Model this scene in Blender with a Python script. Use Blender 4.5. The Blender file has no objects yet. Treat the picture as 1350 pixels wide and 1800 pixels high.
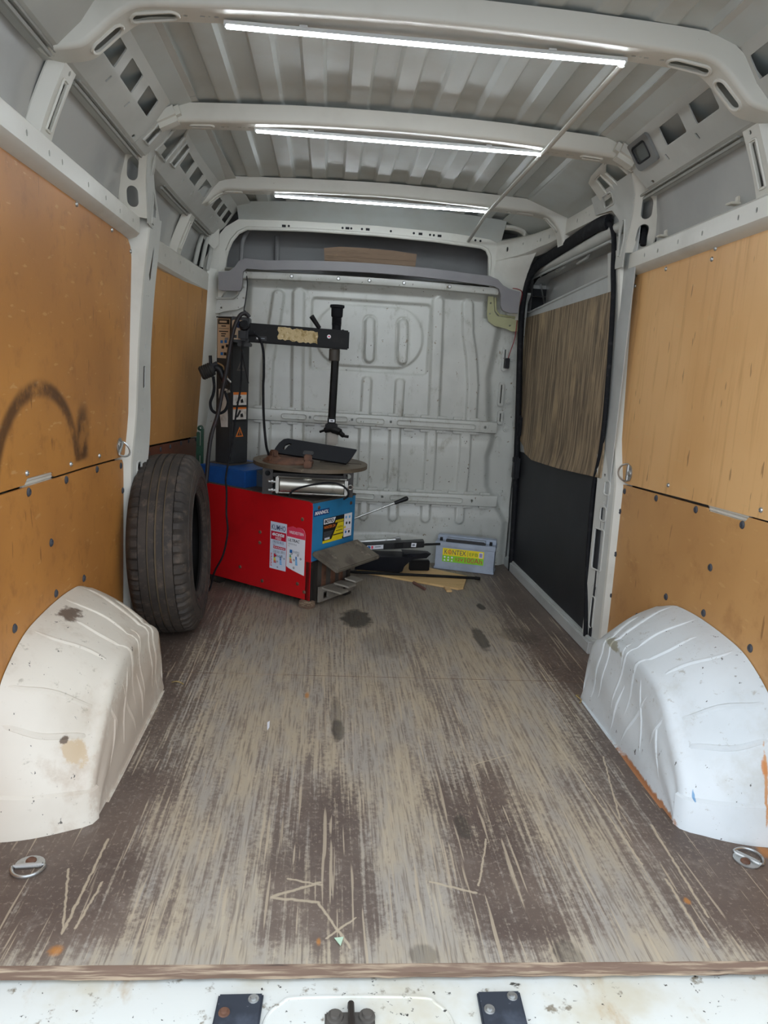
import bpy, bmesh, math, random
import numpy as np
from mathutils import Vector, Matrix
from mathutils.geometry import tessellate_polygon

random.seed(7)
C = bpy.context.scene.collection
V = Vector

# ------------------------------------------------------------------ camera
cam_d = bpy.data.cameras.new('camera')
cam = bpy.data.objects.new('camera', cam_d)
C.objects.link(cam)
cam_d.sensor_fit = 'HORIZONTAL'
cam_d.sensor_width = 36.0
cam_d.lens = 1313.67 * 36.0 / 1350.0
cam_d.clip_start = 0.02
right = V((0.99590988, -0.07021732, 0.05685982))
down = V((0.04182812, -0.19950782, -0.97900308))
fwd = V((0.08008695, 0.97737718, -0.19575475))
cm = Matrix((right, -down, -fwd)).transposed().to_4x4()
cm.translation = V((-0.2045, -1.1959, 1.0985))
cam.matrix_world = cm
bpy.context.scene.camera = cam

# ------------------------------------------------------------------ sky, exposure
world = bpy.data.worlds.new('overcast_sky')
bpy.context.scene.world = world
world.use_nodes = True
wn = world.node_tree
bg = wn.nodes['Background']
tc = wn.nodes.new('ShaderNodeTexCoord')
sp = wn.nodes.new('ShaderNodeSeparateXYZ')
rp = wn.nodes.new('ShaderNodeValToRGB')
wn.links.new(tc.outputs['Generated'], sp.inputs[0])
wn.links.new(sp.outputs['Z'], rp.inputs[0])
rp.color_ramp.elements[0].color = (0.86, 0.92, 1.0, 1)
rp.color_ramp.elements[1].color = (0.74, 0.86, 1.0, 1)
wn.links.new(rp.outputs[0], bg.inputs['Color'])
bg.inputs['Strength'].default_value = 1.0
LED_POWER = 19.0
sc = bpy.context.scene
sc.view_settings.view_transform = 'Standard'
sc.view_settings.look = 'None'
sc.view_settings.gamma = 1.0
sc.view_settings.use_curve_mapping = False
sc.view_settings.exposure = 1.52
sc.cycles.max_bounces = 12
sc.cycles.diffuse_bounces = 8

# ------------------------------------------------------------------ helpers
def lin(h):
    h = h.lstrip('#')
    o = []
    for i in (0, 2, 4):
        c = int(h[i:i + 2], 16) / 255
        o.append(c / 12.92 if c <= 0.04045 else ((c + 0.055) / 1.055) ** 2.4)
    return (*o, 1.0)


class NT:
    """tiny node helper"""
    def __init__(s, name):
        s.m = bpy.data.materials.new(name)
        s.m.use_nodes = True
        s.t = s.m.node_tree
        s.b = s.t.nodes['Principled BSDF']
        tcn = s.t.nodes.new('ShaderNodeTexCoord')
        s.co = tcn.outputs['Object']

    def n(s, kind, **kw):
        nd = s.t.nodes.new(kind)
        for k, v in kw.items():
            setattr(nd, k, v)
        return nd

    def l(s, a, b):
        s.t.links.new(a, b)

    def map(s, scale, rot=(0, 0, 0), loc=(0, 0, 0)):
        nd = s.n('ShaderNodeMapping')
        nd.inputs['Scale'].default_value = scale
        nd.inputs['Rotation'].default_value = rot
        nd.inputs['Location'].default_value = loc
        s.l(s.co, nd.inputs['Vector'])
        return nd.outputs[0]

    def noise(s, scale, detail=4, rough=0.55, stretch=(1, 1, 1), rot=(0, 0, 0), loc=(0, 0, 0), dist=0.0):
        v = s.map(stretch, rot, loc)
        nd = s.n('ShaderNodeTexNoise')
        nd.inputs['Scale'].default_value = scale
        nd.inputs['Detail'].default_value = detail
        nd.inputs['Roughness'].default_value = rough
        nd.inputs['Distortion'].default_value = dist
        s.l(v, nd.inputs['Vector'])
        return nd.outputs['Fac']

    def ramp(s, x, lo, hi, a=0.0, b=1.0):
        nd = s.n('ShaderNodeMapRange', interpolation_type='SMOOTHSTEP')
        nd.inputs['From Min'].default_value = lo
        nd.inputs['From Max'].default_value = hi
        nd.inputs['To Min'].default_value = a
        nd.inputs['To Max'].default_value = b
        s.l(x, nd.inputs['Value'])
        return nd.outputs['Result']

    def math(s, op, a, b=None, c=None):
        nd = s.n('ShaderNodeMath', operation=op)
        for i, v in enumerate((a, b, c)):
            if v is None:
                continue
            if isinstance(v, (int, float)):
                nd.inputs[i].default_value = v
            else:
                s.l(v, nd.inputs[i])
        return nd.outputs[0]

    def mix(s, f, a, b):
        nd = s.n('ShaderNodeMix', data_type='RGBA')
        for sock, v in ((nd.inputs[0], f), (nd.inputs[6], a), (nd.inputs[7], b)):
            if isinstance(v, (int, float)):
                sock.default_value = v
            elif isinstance(v, (tuple, str)):
                sock.default_value = lin(v) if isinstance(v, str) else v
            else:
                s.l(v, sock)
        return nd.outputs[2]

    def ell(s, c, r, axes='xy', soft=0.4):
        """1 inside an ellipse around c, 0 outside"""
        nd = s.n('ShaderNodeMapping')
        i = ['xyz'.index(a) for a in axes]
        loc = [0, 0, 0]
        scl = [0, 0, 0]
        for k, a in enumerate(i):
            scl[a] = 1.0 / r[k]
            loc[a] = -c[k] / r[k]
        nd.inputs['Scale'].default_value = scl
        nd.inputs['Location'].default_value = loc
        s.l(s.co, nd.inputs['Vector'])
        ln = s.n('ShaderNodeVectorMath', operation='LENGTH')
        s.l(nd.outputs[0], ln.inputs[0])
        return ln.outputs['Value'], s.ramp(ln.outputs['Value'], 1.0 - soft, 1.0 + soft, 1.0, 0.0)

    def bump(s, h, strength=0.2, dist=0.002):
        nd = s.n('ShaderNodeBump')
        nd.inputs['Strength'].default_value = strength
        nd.inputs['Distance'].default_value = dist
        s.l(h, nd.inputs['Height'])
        s.l(nd.outputs[0], s.b.inputs['Normal'])

    def done(s, col, rough=0.5, metal=0.0):
        if isinstance(col, str):
            s.b.inputs['Base Color'].default_value = lin(col)
        else:
            s.l(col, s.b.inputs['Base Color'])
        if isinstance(rough, (int, float)):
            s.b.inputs['Roughness'].default_value = rough
        else:
            s.l(rough, s.b.inputs['Roughness'])
        s.b.inputs['Metallic'].default_value = metal
        return s.m


def mat(name, col, rough=0.5, metal=0.0, var=(), bump=None, spec=0.5):
    """var: (noise scale, other colour, lo, hi, stretch) mixed over the base one after the other"""
    t = NT(name)
    t.b.inputs['Specular IOR Level'].default_value = spec
    c = lin(col)
    for i, v in enumerate(var):
        sc_, c2, lo, hi = v[:4]
        st = v[4] if len(v) > 4 else (1, 1, 1)
        f = t.ramp(t.noise(sc_, 5, 0.6, st, loc=(3.1 * i, 1.7 * i, 0.3 * i)), lo, hi)
        c = t.mix(f, c, c2)
    if bump:
        t.bump(t.noise(bump[0], 4, 0.6), bump[1], bump[2] if len(bump) > 2 else 0.002)
    if isinstance(c, tuple):
        t.b.inputs['Base Color'].default_value = c
        t.b.inputs['Roughness'].default_value = rough
        t.b.inputs['Metallic'].default_value = metal
        return t.m
    return t.done(c, rough, metal)


def tag(o, label=None, cat=None, group=None, kind=None):
    for k, v in (('label', label), ('category', cat), ('group', group), ('kind', kind)):
        if v:
            o[k] = v
    return o


def empty(name, loc=(0, 0, 0), label=None, cat=None, group=None, kind=None):
    o = bpy.data.objects.new(name, None)
    C.objects.link(o)
    o.location = loc
    o.empty_display_size = 0.05
    return tag(o, label, cat, group, kind)


def origin(o):
    p = V((0, 0, 0))
    while o is not None:
        p = p + o.location
        o = o.parent
    return p


def smooth(me, ang=35):
    for p in me.polygons:
        p.use_smooth = True
    me.set_sharp_from_angle(angle=math.radians(ang))


class B:
    """collects shapes given in world coordinates; build() links them as one mesh object"""
    def __init__(s):
        s.bm = bmesh.new()
        s.mi = 0
        s.mats = []

    def m(s, material):
        if material not in s.mats:
            s.mats.append(material)
        s.mi = s.mats.index(material)
        return s

    def _f(s, vs):
        try:
            f = s.bm.faces.new(vs)
            f.material_index = s.mi
            return f
        except ValueError:
            return None

    def quad(s, *pts):
        s._f([s.bm.verts.new(p) for p in pts])
        return s

    def obox(s, o, X, Y, Z, bevel=0.0):
        """box from corner o with the edge vectors X, Y, Z"""
        o, X, Y, Z = V(o), V(X), V(Y), V(Z)
        t = bmesh.new()
        vs = [t.verts.new(o + X * i + Y * j + Z * k) for k in (0, 1) for j in (0, 1) for i in (0, 1)]
        for f in ((0, 2, 3, 1), (4, 5, 7, 6), (0, 1, 5, 4), (2, 6, 7, 3), (0, 4, 6, 2), (1, 3, 7, 5)):
            t.faces.new([vs[i] for i in f])
        bmesh.ops.recalc_face_normals(t, faces=t.faces)
        if bevel:
            bmesh.ops.bevel(t, geom=list(t.edges), offset=bevel, segments=2, affect='EDGES', clamp_overlap=True)
        s._merge(t)
        return s

    def box(s, c, size, bevel=0.0, R=None):
        X, Y, Z = V((size[0], 0, 0)), V((0, size[1], 0)), V((0, 0, size[2]))
        if R is not None:
            X, Y, Z = R @ X, R @ Y, R @ Z
        return s.obox(V(c) - (X + Y + Z) / 2, X, Y, Z, bevel)

    def _merge(s, t):
        mp = {v: s.bm.verts.new(v.co) for v in t.verts}
        for f in t.faces:
            s._f([mp[v] for v in f.verts])
        t.free()

    def tube(s, pts, r, seg=8, closed=False, flat=None):
        """r: radius or list of radii; flat=(sx, sy, up) makes a strap instead of a round tube"""
        pts = [V(p) for p in pts]
        n = len(pts)
        rs = r if isinstance(r, (list, tuple)) else [r] * n
        rings = []
        up = None
        for i, p in enumerate(pts):
            a = pts[i - 1] if (i or closed) else p
            b = pts[(i + 1) % n] if (i < n - 1 or closed) else p
            t = (b - a).normalized()
            if flat:
                up = V(flat[2])
                u = (up - t * up.dot(t)).normalized()
            elif up is None:
                q = V((0, 0, 1)) if abs(t.z) < 0.9 else V((1, 0, 0))
                u = (q - t * q.dot(t)).normalized()
            else:
                u = (up - t * up.dot(t)).normalized()
            up = u if not flat else up
            w = t.cross(u)
            sx, sy = (flat[0], flat[1]) if flat else (1, 1)
            ring = []
            for k in range(seg):
                an = 2 * math.pi * (k + 0.5) / seg
                ring.append(s.bm.verts.new(p + (u * math.cos(an) * sx + w * math.sin(an) * sy) * rs[i]))
            rings.append(ring)
        m_ = n if closed else n - 1
        for i in range(m_):
            A, D = rings[i], rings[(i + 1) % n]
            for k in range(seg):
                s._f([A[k], A[(k + 1) % seg], D[(k + 1) % seg], D[k]])
        if not closed:
            s._f(list(reversed(rings[0])))
            s._f(rings[-1])
        return s

    def lathe(s, prof, c, axis, seg=24, a0=0.0, ref=None):
        """prof: (radius, height along axis)"""
        c = V(c)
        ax = V(axis).normalized()
        q = V(ref) if ref else (V((0, 0, 1)) if abs(ax.z) < 0.9 else V((1, 0, 0)))
        u = (q - ax * q.dot(ax)).normalized()
        w = ax.cross(u)
        rings = []
        for r, h in prof:
            if r < 1e-6:
                rings.append([s.bm.verts.new(c + ax * h)])
            else:
                rings.append([s.bm.verts.new(c + ax * h + (u * math.cos(a0 + 2 * math.pi * k / seg) + w * math.sin(a0 + 2 * math.pi * k / seg)) * r) for k in range(seg)])
        for A, D in zip(rings, rings[1:]):
            for k in range(seg):
                k2 = (k + 1) % seg
                if len(A) == 1 and len(D) == 1:
                    continue
                if len(A) == 1:
                    s._f([A[0], D[k2], D[k]])
                elif len(D) == 1:
                    s._f([A[k], A[k2], D[0]])
                else:
                    s._f([A[k], A[k2], D[k2], D[k]])
        return s

    def cyl(s, a, b, r, seg=16, bevel=0.0):
        a, b = V(a), V(b)
        h = (b - a).length
        e = min(bevel, r * 0.5, h * 0.4) if bevel else 0
        p = [(0, 0), (r - e, 0)] + ([(r, e), (r, h - e)] if e else [(r, h)]) + ([(r - e, h)] if e else []) + [(0, h)]
        return s.lathe(p, a, b - a, seg)

    def grid(s, P, wrap=False):
        """P: rows of points"""
        rows = [[s.bm.verts.new(p) for p in r] for r in P]
        for A, D in zip(rows, rows[1:]):
            for i in range(len(A) - 1):
                s._f([A[i], A[i + 1], D[i + 1], D[i]])
        return s

    def plate(s, outer, holes, fm, thick, cs=(), ct=()):
        """sheet cut from a 2D outline with real holes, bent by fm(s, t, depth) -> point"""
        polys = [[V((a, b, 0)) for a, b in outer]] + [[V((a, b, 0)) for a, b in h] for h in holes]
        flat = [p for q in polys for p in q]
        t = bmesh.new()
        vs = [t.verts.new(p) for p in flat]
        for tri in tessellate_polygon(polys):
            try:
                t.faces.new([vs[i] for i in tri])
            except ValueError:
                pass
        for lst, no in ((cs, (1, 0, 0)), (ct, (0, 1, 0))):
            for c in lst:
                co = (c, 0, 0) if no[0] else (0, c, 0)
                bmesh.ops.bisect_plane(t, geom=t.verts[:] + t.edges[:] + t.faces[:], plane_co=co, plane_no=no, dist=1e-7)
        bmesh.ops.recalc_face_normals(t, faces=t.faces)
        top, bot = {}, {}
        for v in t.verts:
            top[v] = s.bm.verts.new(fm(v.co.x, v.co.y, 0.0))
            if thick:
                bot[v] = s.bm.verts.new(fm(v.co.x, v.co.y, thick))
        for f in t.faces:
            s._f([top[v] for v in f.verts])
            if thick:
                s._f([bot[v] for v in reversed(f.verts)])
        if thick:
            for e in t.edges:
                if len(e.link_faces) == 1:
                    a, b = e.verts
                    s._f([top[a], top[b], bot[b], bot[a]])
        t.free()
        return s

    def build(s, name, parent=None, material=None, ang=35, label=None, cat=None, group=None, kind=None, recalc=True, loc=None):
        if material is not None:
            s.mats = [material]
        if recalc:
            bmesh.ops.recalc_face_normals(s.bm, faces=s.bm.faces)
        o_ = origin(parent) if parent is not None else V(loc or (0, 0, 0))
        for v in s.bm.verts:
            v.co -= o_
        me = bpy.data.meshes.new(name)
        s.bm.to_mesh(me)
        s.bm.free()
        for m_ in s.mats:
            me.materials.append(m_)
        smooth(me, ang)
        o = bpy.data.objects.new(name, me)
        C.objects.link(o)
        if parent is not None:
            o.parent = parent
        elif loc:
            o.location = loc
        return tag(o, label, cat, group, kind)


def spline(pts, n=6, closed=False):
    """Catmull-Rom through pts"""
    P = [V(p) for p in pts]
    if closed:
        Q = [P[-1]] + P + [P[0], P[1]]
    else:
        Q = [P[0] * 2 - P[1]] + P + [P[-1] * 2 - P[-2]]
    out = []
    for i in range(1, len(Q) - 2):
        a, b, c, d = Q[i - 1:i + 3]
        for k in range(n):
            t = k / n
            out.append(0.5 * ((2 * b) + (c - a) * t + (2 * a - 5 * b + 4 * c - d) * t * t + (3 * b - a - 3 * c + d) * t ** 3))
    if not closed:
        out.append(P[-1])
    return out


def rrect(u0, v0, u1, v1, r, n=4):
    r = min(r, (u1 - u0) / 2 - 1e-4, (v1 - v0) / 2 - 1e-4)
    o = []
    for cx, cy, a in ((u1 - r, v1 - r, 0), (u0 + r, v1 - r, 90), (u0 + r, v0 + r, 180), (u1 - r, v0 + r, 270)):
        for k in range(n + 1):
            an = math.radians(a + 90 * k / n)
            o.append((cx + r * math.cos(an), cy + r * math.sin(an)))
    return o


def circ(u, v, r, n=10, ry=None):
    return [(u + r * math.cos(2 * math.pi * k / n), v + (ry or r) * math.sin(2 * math.pi * k / n)) for k in range(n)]


def interp(tab, x):
    xs = [a for a, b in tab]
    return float(np.interp(x, xs, [b for a, b in tab]))


def path_at(pts, L):
    """point at arc length L along a 2D polyline, and its normal"""
    acc = 0.0
    for (a, b) in zip(pts, pts[1:]):
        d = math.hypot(b[0] - a[0], b[1] - a[1])
        if L <= acc + d or b is pts[-1]:
            t = (L - acc) / d
            n = ((b[1] - a[1]) / d, -(b[0] - a[0]) / d)
            return (a[0] + (b[0] - a[0]) * t, a[1] + (b[1] - a[1]) * t), n
        acc += d


def arcs(pts):
    o = [0.0]
    for a, b in zip(pts, pts[1:]):
        o.append(o[-1] + math.hypot(b[0] - a[0], b[1] - a[1]))
    return o


def text_polys(s, size=1.0, bold=0.0, shear=0.0):
    """flat triangles of a word in the built-in font, normalised to height 1 and width w"""
    cu = bpy.data.curves.new('lettering', 'FONT')
    cu.body = s
    cu.size = 1.0
    cu.offset = bold
    cu.shear = shear
    cu.resolution_u = 3
    ob = bpy.data.objects.new('lettering', cu)
    C.objects.link(ob)
    dg = bpy.context.evaluated_depsgraph_get()
    me = bpy.data.meshes.new_from_object(ob.evaluated_get(dg))
    vs = [(v.co.x, v.co.y) for v in me.vertices]
    fs = [tuple(p.vertices) for p in me.polygons]
    bpy.data.objects.remove(ob)
    bpy.data.curves.remove(cu)
    bpy.data.meshes.remove(me)
    x0 = min(v[0] for v in vs); x1 = max(v[0] for v in vs)
    y0 = min(v[1] for v in vs); y1 = max(v[1] for v in vs)
    return [((v[0] - x0) / (x1 - x0), (v[1] - y0) / (y1 - y0)) for v in vs], fs


class Sticker(B):
    """printed label: o is its lower left corner, U and Ve unit vectors along width and height, N out of the surface"""
    def __init__(s, o, U, Ve, N):
        super().__init__()
        s.o, s.U, s.Vv, s.N = V(o), V(U).normalized(), V(Ve).normalized(), V(N).normalized()

    def pt(s, u, v, layer):
        return s.o + s.U * u + s.Vv * v + s.N * (0.0006 + 0.00045 * layer)

    def poly(s, pts, material, layer=0):
        s.m(material)
        s._f([s.bm.verts.new(s.pt(u, v, layer)) for u, v in pts])
        return s

    def rect(s, u0, v0, u1, v1, material, layer=1):
        return s.poly([(u0, v0), (u1, v0), (u1, v1), (u0, v1)], material, layer)

    def base(s, pts, material, d=0.0005):
        s.m(material)
        s.plate(pts, [], lambda a, b, c: s.o + s.U * a + s.Vv * b + s.N * (0.0006 - c), d)
        return s

    def text(s, w, u0, v0, u1, v1, material, layer=2, bold=0.0, shear=0.0):
        s.m(material)
        vs, fs = text_polys(w, bold=bold, shear=shear)
        bv = [s.bm.verts.new(s.pt(u0 + (u1 - u0) * a, v0 + (v1 - v0) * b, layer)) for a, b in vs]
        for f in fs:
            s._f([bv[i] for i in f])
        return s

# ------------------------------------------------------------------ materials of the van body
paint = mat('white_van_paint', '#d6d5cc', 0.38, var=[(3.0, '#c4c2b8', 0.45, 0.75), (30, '#8f8778', 0.70, 0.80)], bump=(60, 0.04))
paint_in = mat('grey_white_primer_paint', '#c2c3bd', 0.34, var=[(2.5, '#b2b3ad', 0.4, 0.7), (45, '#857f74', 0.71, 0.80)], bump=(50, 0.04))
skin_mat = mat('grey_outer_skin_inside', '#b9bab6', 0.14, var=[(2.0, '#aaaba8', 0.4, 0.7)], bump=(4, 0.05, 0.004))
roof_mat = mat('roof_sheet_paint', '#c4cac7', 0.5, var=[(3.0, '#bbbdb6', 0.4, 0.7), (35, '#9a978c', 0.70, 0.80)], bump=(5, 0.04, 0.004))
cavity_shade = mat('painted_cavity_shade', '#121519', 0.7)  # near-black colour standing in for shade inside cavities and holes
sealer = mat('grey_seam_sealer', '#9a9a94', 0.6)
black_rubber = mat('black_rubber', '#16171b', 0.75, var=[(30, '#2a2a2c', 0.5, 0.75)], spec=0.25)
black_plastic = mat('black_plastic', '#141519', 0.45, var=[(20, '#1f2023', 0.4, 0.7)], spec=0.3)
black_metal = mat('black_painted_metal', '#0e0e0f', 0.5, var=[(18, '#1b1a19', 0.5, 0.7), (60, '#4a453e', 0.72, 0.8)], spec=0.22)
steel = mat('bare_steel', '#a7a59f', 0.35, 0.9, var=[(40, '#6a6258', 0.55, 0.75)])
zinc = mat('zinc_plated_steel', '#b5b6b4', 0.32, 0.85, var=[(50, '#7f7d78', 0.55, 0.75)])
asphalt = mat('asphalt_ground', '#6d6d6b', 0.9, var=[(8, '#5b5b5a', 0.4, 0.7)])


def bulk_mat():
    t = NT('bulkhead_paint')
    c = t.mix(t.ramp(t.noise(3, 4), 0.4, 0.7), '#c3c5bf', '#b4b6b0')
    c = t.mix(t.ramp(t.noise(14, 6, 0.7, (1, 1, 0.5), loc=(4, 2, 1)), 0.54, 0.74), c, '#9c9a8f')
    c = t.mix(t.ramp(t.noise(38, 3, 0.7, (1, 1, 0.7), loc=(1, 5, 2)), 0.66, 0.72), c, '#8a7d6b')
    c = t.mix(t.ramp(t.noise(60, 2, 0.7, (1, 1, 0.8), loc=(7, 1, 2)), 0.705, 0.735), c, '#4a4036')
    t.bump(t.noise(70, 3), 0.05)
    return t.done(c, 0.26)


def board_mat(name, a, b, c2, grain=(8, 8, 1), fibre=0.25):
    t = NT(name)
    c = t.mix(t.ramp(t.noise(2.2, 3, 0.5), 0.35, 0.7), a, b)
    c = t.mix(t.ramp(t.noise(5, 6, 0.65, grain, loc=(2, 1, 0)), 0.5, 0.75, 0, 0.7), c, c2)
    # short fibres and scratches
    f1 = t.ramp(t.noise(60, 2, 0.5, (1, 0.25, 1), (0.6, 0, 0)), 0.66, 0.72, 0, fibre)
    c = t.mix(f1, c, '#d9b27a')
    f2 = t.ramp(t.noise(45, 2, 0.5, (1, 1.0, 0.2), (-0.4, 0, 0), (3, 3, 3)), 0.69, 0.74, 0, 0.55)
    c = t.mix(f2, c, '#6e4522')
    return t, c


def hardboard_left():
    t, c = board_mat('varnished_hardboard', '#bf8440', '#ae7639', '#99652f', (3, 3, 3), 0.35)
    # dark rubbed arch a tyre left on the board
    ln, _ = t.ell((0.76, 0.74), (0.28, 0.245), 'yz')
    d = t.math('ABSOLUTE', t.math('SUBTRACT', ln, 1.0))
    ring = t.ramp(d, 0.03, 0.125, 1.0, 0.0)
    brk = t.ramp(t.noise(11, 6, 0.7), 0.27, 0.55, 0.15, 1.0)
    sepn = t.n('ShaderNodeSeparateXYZ')
    t.l(t.co, sepn.inputs[0])
    above = t.ramp(sepn.outputs['Z'], 0.755, 0.77)
    m = t.math('MULTIPLY', t.math('MULTIPLY', ring, brk), above)
    c = t.mix(t.math('MULTIPLY', m, 0.85), c, '#452a17')
    _, sm = t.ell((1.09, 0.83), (0.055, 0.09), 'yz', 0.5)
    c = t.mix(t.math('MULTIPLY', t.math('MULTIPLY', sm, above), t.ramp(t.noise(14, 4), 0.35, 0.6, 0.3, 0.9)), c, '#3f2614')
    t.bump(t.noise(160, 2), 0.05)
    return t.done(c, 0.45)


def simple_board(name, a, b, c2, grain, rough=0.5, fibre=0.25):
    t, c = board_mat(name, a, b, c2, grain, fibre)
    t.bump(t.noise(140, 2), 0.05)
    return t.done(c, rough)


hb_left = hardboard_left()
hb_left2 = simple_board('varnished_hardboard_lower', '#bd8240', '#ad7539', '#97632f', (3, 3, 3))
ply_front = simple_board('yellow_plywood', '#c28c4a', '#b37f3f', '#946733', (6, 6, 0.6))
red_board = simple_board('red_brown_film_plywood', '#6d3a20', '#5b301c', '#47281a', (3, 3, 3), 0.4, 0.1)
ply_right = simple_board('pale_plywood', '#e4b67c', '#d9a86c', '#c3925a', (7, 7, 0.5), 0.5, 0.4)
hb_right = simple_board('brown_hardboard', '#c8985f', '#bb8b55', '#aa7a47', (2, 2, 2))


def floor_mat(name):
    t = NT(name)
    sep_ = t.n('ShaderNodeSeparateXYZ')
    t.l(t.co, sep_.inputs[0])
    px, py = sep_.outputs['X'], sep_.outputs['Y']
    base = t.mix(t.ramp(t.noise(4, 5), 0.35, 0.7), '#54463f', '#6a5b51')
    base = t.mix(t.ramp(t.noise(16, 5, 0.75, loc=(2, 2, 0)), 0.52, 0.70, 0, 0.6), base, '#7d7168')

    def lane(stops, x):
        r = t.n('ShaderNodeValToRGB')
        cr = r.color_ramp
        cr.interpolation = 'B_SPLINE'
        cr.elements[0].position, cr.elements[1].position = 0.0, 1.0
        for p_, v in stops[1:-1]:
            cr.elements.new((p_ + 0.95) / 1.9)
        for e, (p_, v) in zip(cr.elements, stops):
            e.color = (v, v, v, 1)
        t.l(t.math('DIVIDE', t.math('ADD', x, 0.95), 1.9), r.inputs[0])
        return r.outputs[0]
    low = t.noise(1.0, 4, 0.6, (7, 2.2, 1), loc=(2, 7, 0))
    low2 = t.noise(1.0, 4, 0.6, (2.5, 2.5, 1), loc=(5, 1, 0))
    xw = t.math('ADD', px, t.math('MULTIPLY', t.math('SUBTRACT', low2, 0.5), 0.16))
    front = lane([(-0.95, 0.0), (-0.70, 0.05), (-0.62, 0.18), (-0.54, 0.55), (-0.44, 0.80), (-0.34, 0.78), (-0.27, 0.30), (-0.18, 0.10), (-0.10, 0.25), (-0.04, 0.85), (0.06, 0.85), (0.13, 0.30), (0.21, 0.06), (0.29, 0.18), (0.36, 0.70), (0.46, 0.72), (0.56, 0.45), (0.64, 0.22), (0.72, 0.05), (0.95, 0.0)], xw)
    back = lane([(-0.95, 0.05), (-0.72, 0.12), (-0.62, 0.40), (-0.50, 0.74), (-0.35, 0.82), (-0.18, 0.62), (-0.05, 0.78), (0.10, 0.70), (0.24, 0.56), (0.40, 0.82), (0.55, 0.74), (0.64, 0.36), (0.74, 0.10), (0.95, 0.05)], xw)
    yb = t.ramp(t.math('ADD', py, t.math('MULTIPLY', t.math('SUBTRACT', low, 0.5), 0.35)), 0.50, 0.78)
    ln = t.n('ShaderNodeMix', data_type='FLOAT')
    t.l(yb, ln.inputs[0]); t.l(front, ln.inputs[2]); t.l(back, ln.inputs[3])
    lanes = ln.outputs[0]
    lanes = t.math('ADD', lanes, t.ramp(py, 0.09, 0.0, 0, 0.45))
    lanes = t.math('ADD', lanes, t.math('MULTIPLY', t.math('SUBTRACT', low, 0.5), 0.55))
    # long thin streaks along the van, at slightly different angles
    k1 = t.noise(1.0, 3, 0.55, (55, 1.6, 1), (0, 0, 0.05))
    k2 = t.noise(1.0, 3, 0.55, (110, 2.4, 1), (0, 0, -0.07), (5, 2, 0))
    k3 = t.noise(1.0, 3, 0.60, (210, 5.0, 1), (0, 0, 0.02), (1, 9, 0))
    k4 = t.noise(1.0, 3, 0.55, (85, 2.0, 1), (0, 0, 0.17), (3, 4, 0))
    iso = t.noise(70, 4, 0.7, loc=(3, 3, 0))
    streak = t.math('ADD', t.math('ADD', t.math('MULTIPLY', k1, 0.24), t.math('MULTIPLY', k2, 0.22)), t.math('ADD', t.math('MULTIPLY', k3, 0.18), t.math('ADD', t.math('MULTIPLY', k4, 0.12), t.math('MULTIPLY', iso, 0.24))))
    tot = t.math('ADD', streak, t.math('MULTIPLY', t.math('SUBTRACT', lanes, 0.5), 0.20))
    wear = t.ramp(tot, 0.448, 0.556, 0, 0.86)
    dust = t.mix(t.ramp(t.noise(1.0, 5, 0.65, (9, 3, 1), loc=(9, 1, 0)), 0.35, 0.65), '#b3a58d', '#a49d92')
    dust = t.mix(t.ramp(t.noise(1.0, 3, 0.6, (160, 7, 1), (0, 0, 0.03), (4, 4, 0)), 0.50, 0.66, 0, 0.75), dust, '#786c5f')
    dust = t.mix(t.ramp(t.noise(1.0, 3, 0.6, (120, 4, 1), (0, 0, -0.04), (8, 4, 0)), 0.56, 0.68, 0, 0.7), dust, '#beb19a')
    veil = t.ramp(lanes, 0.05, 0.9, 0.05, 0.5)
    c = t.mix(veil, base, '#8c8073')
    c = t.mix(t.ramp(t.noise(85, 4, 0.75, loc=(6, 6, 0)), 0.56, 0.66, 0, 0.65), c, '#96897b')
    c = t.mix(wear, c, dust)
    # isolated pale scratches
    for k, (rz, sx, sy, th) in enumerate(((0.10, 75, 2.2, 0.655), (-0.16, 70, 2.2, 0.66), (-0.45, 60, 3.0, 0.69), (0.8, 45, 3.0, 0.70), (1.50, 60, 3.0, 0.69))):
        sc_ = t.ramp(t.noise(1.0, 2, 0.5, (sx, sy, 1), (0, 0, rz), (k * 3.3, k * 1.7, 0)), th, th + 0.035, 0, 0.75)
        c = t.mix(sc_, c, '#b3a48d')
    # single deep scratches
    segs = [(-0.179, 0.221, -0.28, 0.176, 4), (-0.279, 0.174, -0.182, 0.161, 4), (-0.182, 0.158, -0.119, 0.038, 3), (-0.106, 0.117, -0.166, 0.062, 2.5), (-0.249, 0.232, -0.175, 0.212, 3), (-0.717, 0.262, -0.666, 0.076, 2.5), (-0.663, 0.364, -0.667, 0.078, 3),
            (-0.634, 0.221, -0.647, 0.09, 2.5), (0.647, 0.435, 0.633, 0.117, 3), (0.594, 0.235, 0.591, 0.035, 3), (0.214, 0.373, 0.164, 0.211, 2.5), (0.058, 0.224, 0.154, 0.188, 3.5), (0.644, 0.765, 0.575, 0.457, 2.5), (0.242, 0.706, 0.373, 0.772, 2), (0.526, 0.827, 0.561, 0.283, 2.5)]
    tot_d = None
    wob = t.math('MULTIPLY', t.math('SUBTRACT', t.noise(45, 3), 0.5), 0.010)
    for x0, y0, x1, y1, wd in segs:
        L_ = math.hypot(x1 - x0, y1 - y0)
        ux, uy = (x1 - x0) / L_, (y1 - y0) / L_
        # coordinates along and across the scratch
        al = t.math('ADD', t.math('MULTIPLY', px, ux), t.math('MULTIPLY', py, uy))
        al = t.math('SUBTRACT', al, ux * (x0 + x1) / 2 + uy * (y0 + y1) / 2)
        ac = t.math('SUBTRACT', t.math('ADD', t.math('MULTIPLY', px, -uy), t.math('MULTIPLY', py, ux)), -uy * x0 + ux * y0)
        end = t.math('MAXIMUM', t.math('SUBTRACT', t.math('ABSOLUTE', al), L_ / 2), 0.0)
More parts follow.
